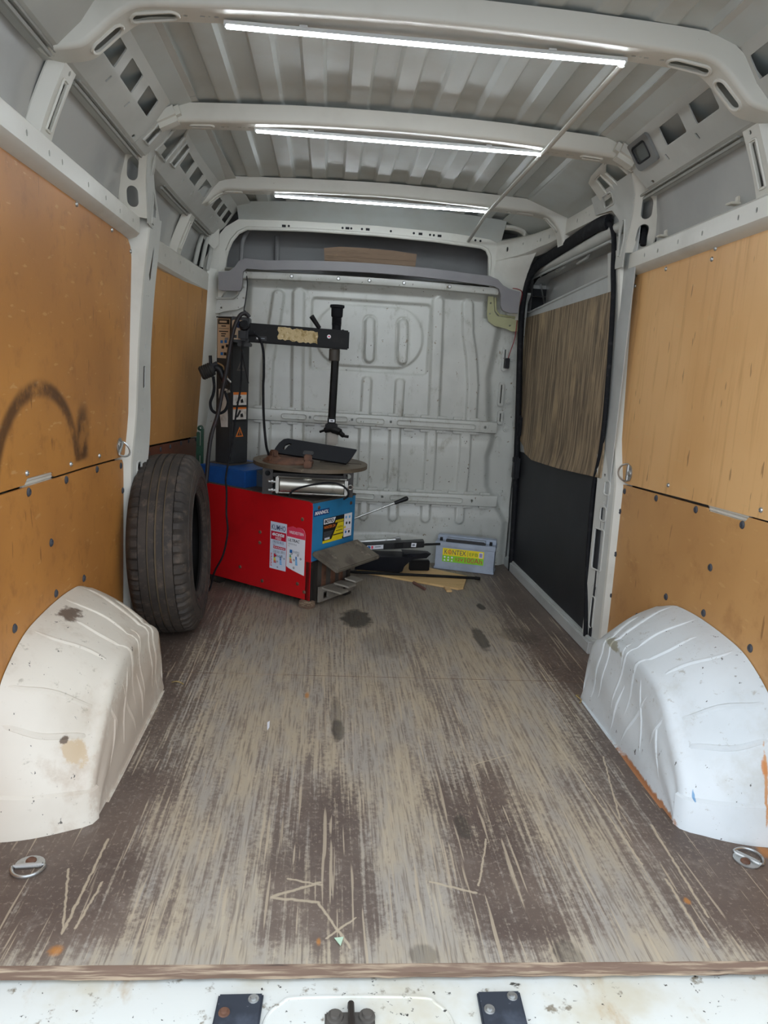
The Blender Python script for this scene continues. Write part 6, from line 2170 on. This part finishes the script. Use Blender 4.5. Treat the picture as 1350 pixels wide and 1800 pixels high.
# green steel bar behind the tyre
b = B()
b.obox((-0.872, 2.66, 0.0), (0.016, 0, 0), (0, 0.02, 0), (0.006, 0.0, 0.70), 0.003)
b.obox((-0.848, 2.655, 0.0), (0.014, 0, 0), (0, 0.02, 0), (0.004, 0.0, 0.72), 0.003)
b.obox((-0.868, 2.657, 0.58), (0.034, 0, 0), (0, 0.02, 0), (0.002, 0, 0.05), 0.003)
b.lathe([(0.006, -0.012), (0.014, -0.010), (0.014, 0.012), (0.006, 0.012)], (-0.847, 2.665, 0.720), (0, 1, 0), 14)
b.build('steel_bar', None, mat('dark_green_paint', '#16452f', 0.45, var=[(20, '#22503a', 0.5, 0.7)]), label='dark green steel frame bar standing in the gap between tyre and column', cat='bar', loc=(-0.855, 2.665, 0))

# red wire with a connector on the right bulkhead flange
t = empty('red_wire', (0.77, 2.86, 1.30), 'thin red wire with a small black connector on the bulkhead edge', 'wire')
b = B()
b.tube(spline([(0.725, 2.79, 1.515), (0.755, 2.79, 1.512), (0.778, 2.80, 1.500), (0.785, 2.83, 1.46), (0.782, 2.86, 1.37), (0.778, 2.865, 1.27), (0.762, 2.868, 1.20), (0.751, 2.868, 1.155)], 6), 0.0024, 6)
b.build('wire', t, mat('red_wire_pvc', '#8f3036', 0.5))
b = B()
b.obox((0.738, 2.862, 1.104), (0.024, 0, 0), (0, 0.02, 0), (0, 0, 0.056), 0.003)
b.build('connector', t, black_plastic)

# lashing rings
def lashing_ring(loc, yaw, label, normal=(0, 0, 1), tilt=0.16):
    """plate with a bolt and a D ring; built flat, then turned onto its surface"""
    N = V(normal).normalized()
    X = V((math.cos(yaw), math.sin(yaw), 0)) if abs(N.z) > 0.5 else V((0, math.cos(yaw), math.sin(yaw)))
    X = (X - N * X.dot(N)).normalized()
    Y = N.cross(X)
    O = V(loc)
    r = empty('lashing_ring', loc, label, 'lashing ring', 'lashing rings')
    P = lambda x, y, z: O + X * x + Y * y + N * z
    b = B()
    b.plate([(-0.030, -0.002), (0.030, -0.002), (0.030, 0.006)] + [(0.030 * math.cos(a), 0.006 + 0.026 * math.sin(a)) for a in np.linspace(0.1, math.pi - 0.1, 10)] + [(-0.030, 0.006)], [], lambda s, t_, d: P(s, t_, 0.004 - d), 0.003)
    b.tube([P(-0.027, -0.003, 0.005), P(0.027, -0.003, 0.005)], 0.006, 10)
    b.build('plate', r, zinc)
    b = B()
    b.lathe([(0, 0.010), (0.007, 0.0095), (0.011, 0.006), (0.0115, 0.003)], P(0, 0.014, 0), N, 14)
    b.build('bolt', r, rust if abs(N.z) > 0.5 else zinc)
    b = B()
    pts = [P(-0.031, -0.003, 0.005), P(0.031, -0.003, 0.005)] + [P(0.033 * math.cos(a), -0.004 - 0.036 * math.sin(a) * math.cos(tilt), 0.005 + 0.036 * math.sin(a) * math.sin(tilt)) for a in np.linspace(0.05, math.pi - 0.05, 14)]
    b.tube(pts[1:] + pts[:1], 0.0035, 8, closed=True)
    b.build('ring', r, zinc)
    return r


lashing_ring((-0.800, 0.268, 0.0), 0.10, 'steel lashing ring with a rusty bolt, on the floor beside the dirty wheel arch', tilt=0.02)
lashing_ring((0.822, 0.300, 0.0), 2.3, 'steel lashing ring on the floor near orange stains, beside the rusty wheel arch', tilt=0.02)
lashing_ring((-0.930, 1.480, 0.755), 0.64, 'steel lashing ring on the orange brown board by the left pillar', (1, 0, 0), 0.85)
lashing_ring((0.930, 1.510, 0.745), -1.57, 'steel lashing ring on the pale plywood by the right pillar', (-1, 0, 0), 0.75)

# rubber stops and striker on the sill
for x0, lab in ((-0.359, 'black rubber stop plate with two bolts, left one on the white sill'), (0.110, 'black rubber stop plate with two bolts, right one on the white sill')):
    r = empty('rubber_stop', (x0 + 0.04, -0.07, -0.036), lab, 'rubber stop', 'rubber stops on the sill')
    b = B()
    b.obox((x0, -0.118, -0.0375), (0.080, 0, 0.001), (0.003, 0.080, 0.001), (0, 0, 0.012), 0.003)
    b.build('pad', r, mat('scuffed_blue_black_rubber', '#2c323c', 0.55, var=[(14, '#454c58', 0.5, 0.7), (60, '#7d828a', 0.68, 0.75)]) if x0 < 0 else bpy.data.materials['scuffed_blue_black_rubber'])
    for bx, by, mt in ((0.066, -0.052, zinc), (0.018, -0.079, rust if x0 < 0 else zinc)):
        b = B()
        b.lathe([(0, 0.007), (0.005, 0.007), (0.006, 0.003), (0.0095, 0.003), (0.0105, 0.0)], (x0 + bx, by, -0.0255), (0, 0, 1), 14)
        b.build('bolt', r, mt)
r = empty('latch_striker', (-0.12, -0.09, -0.035), 'dirty steel door latch striker in the middle of the sill', 'striker')
b = B()
b.obox((-0.166, -0.135, -0.036), (0.088, 0, 0), (0, 0.062, 0), (0, 0, 0.006), 0.004)
b.build('plate', r, grime)
for bx in (-0.148, -0.092):
    b = B()
    b.lathe([(0, 0.009), (0.008, 0.009), (0.009, 0.004), (0.014, 0.004), (0.015, 0.0)], (bx, -0.086, -0.030), (0, 0, 1), 16)
    b.build('bolt', r, grime)
b = B()
b.tube([(-0.120, -0.064, -0.034), (-0.120, -0.066, -0.022), (-0.120, -0.12, -0.020), (-0.120, -0.125, -0.034)], 0.006, 10)
b.build('loop', r, rusty_black)

# scraps on the floor
def scrap(name, pts, th, mt, label, cat):
    b = B()
    b.plate([(x, y) for x, y in pts], [], lambda s, t_, d: V((s, t_, 0.0035 - d + 0.02 * (s - pts[0][0]))), th)
    b.build(name, None, mt, label=label, cat=cat, loc=(pts[0][0], pts[0][1], 0.001))


scrap('paper_scrap', [(-0.150, 0.060), (-0.132, 0.062), (-0.138, 0.040)], 0.0012, mat('pale_green_paper', '#b5cfb5', 0.8), 'tiny pale green paper scrap near the floor edge', 'paper scrap')
scrap('paper_scrap', [(-0.350, 0.93), (-0.343, 0.94), (-0.341, 0.90), (-0.346, 0.88)], 0.0012, ink_w, 'tiny white paper scrap on the worn left part of the floor', 'paper scrap')
for pts, lab in (((( 0.705, 1.17, 0.004), (0.690, 1.155, 0.010), (0.700, 1.13, 0.006), (0.688, 1.11, 0.004)), 'dry straw wisp at the front foot of the right wheel arch'), (((-0.69, 1.20, 0.004), (-0.675, 1.19, 0.012), (-0.660, 1.195, 0.006), (-0.65, 1.185, 0.004)), 'dry straw wisp at the front foot of the left wheel arch')):
    b = B()
    b.tube(spline([V(p) for p in pts], 4), 0.0022, 5)
    b.build('straw_wisp', None, mat('dry_straw', '#a08a5a', 0.8) if 'right' in lab else bpy.data.materials['dry_straw'], label=lab, cat='straw', loc=pts[0])
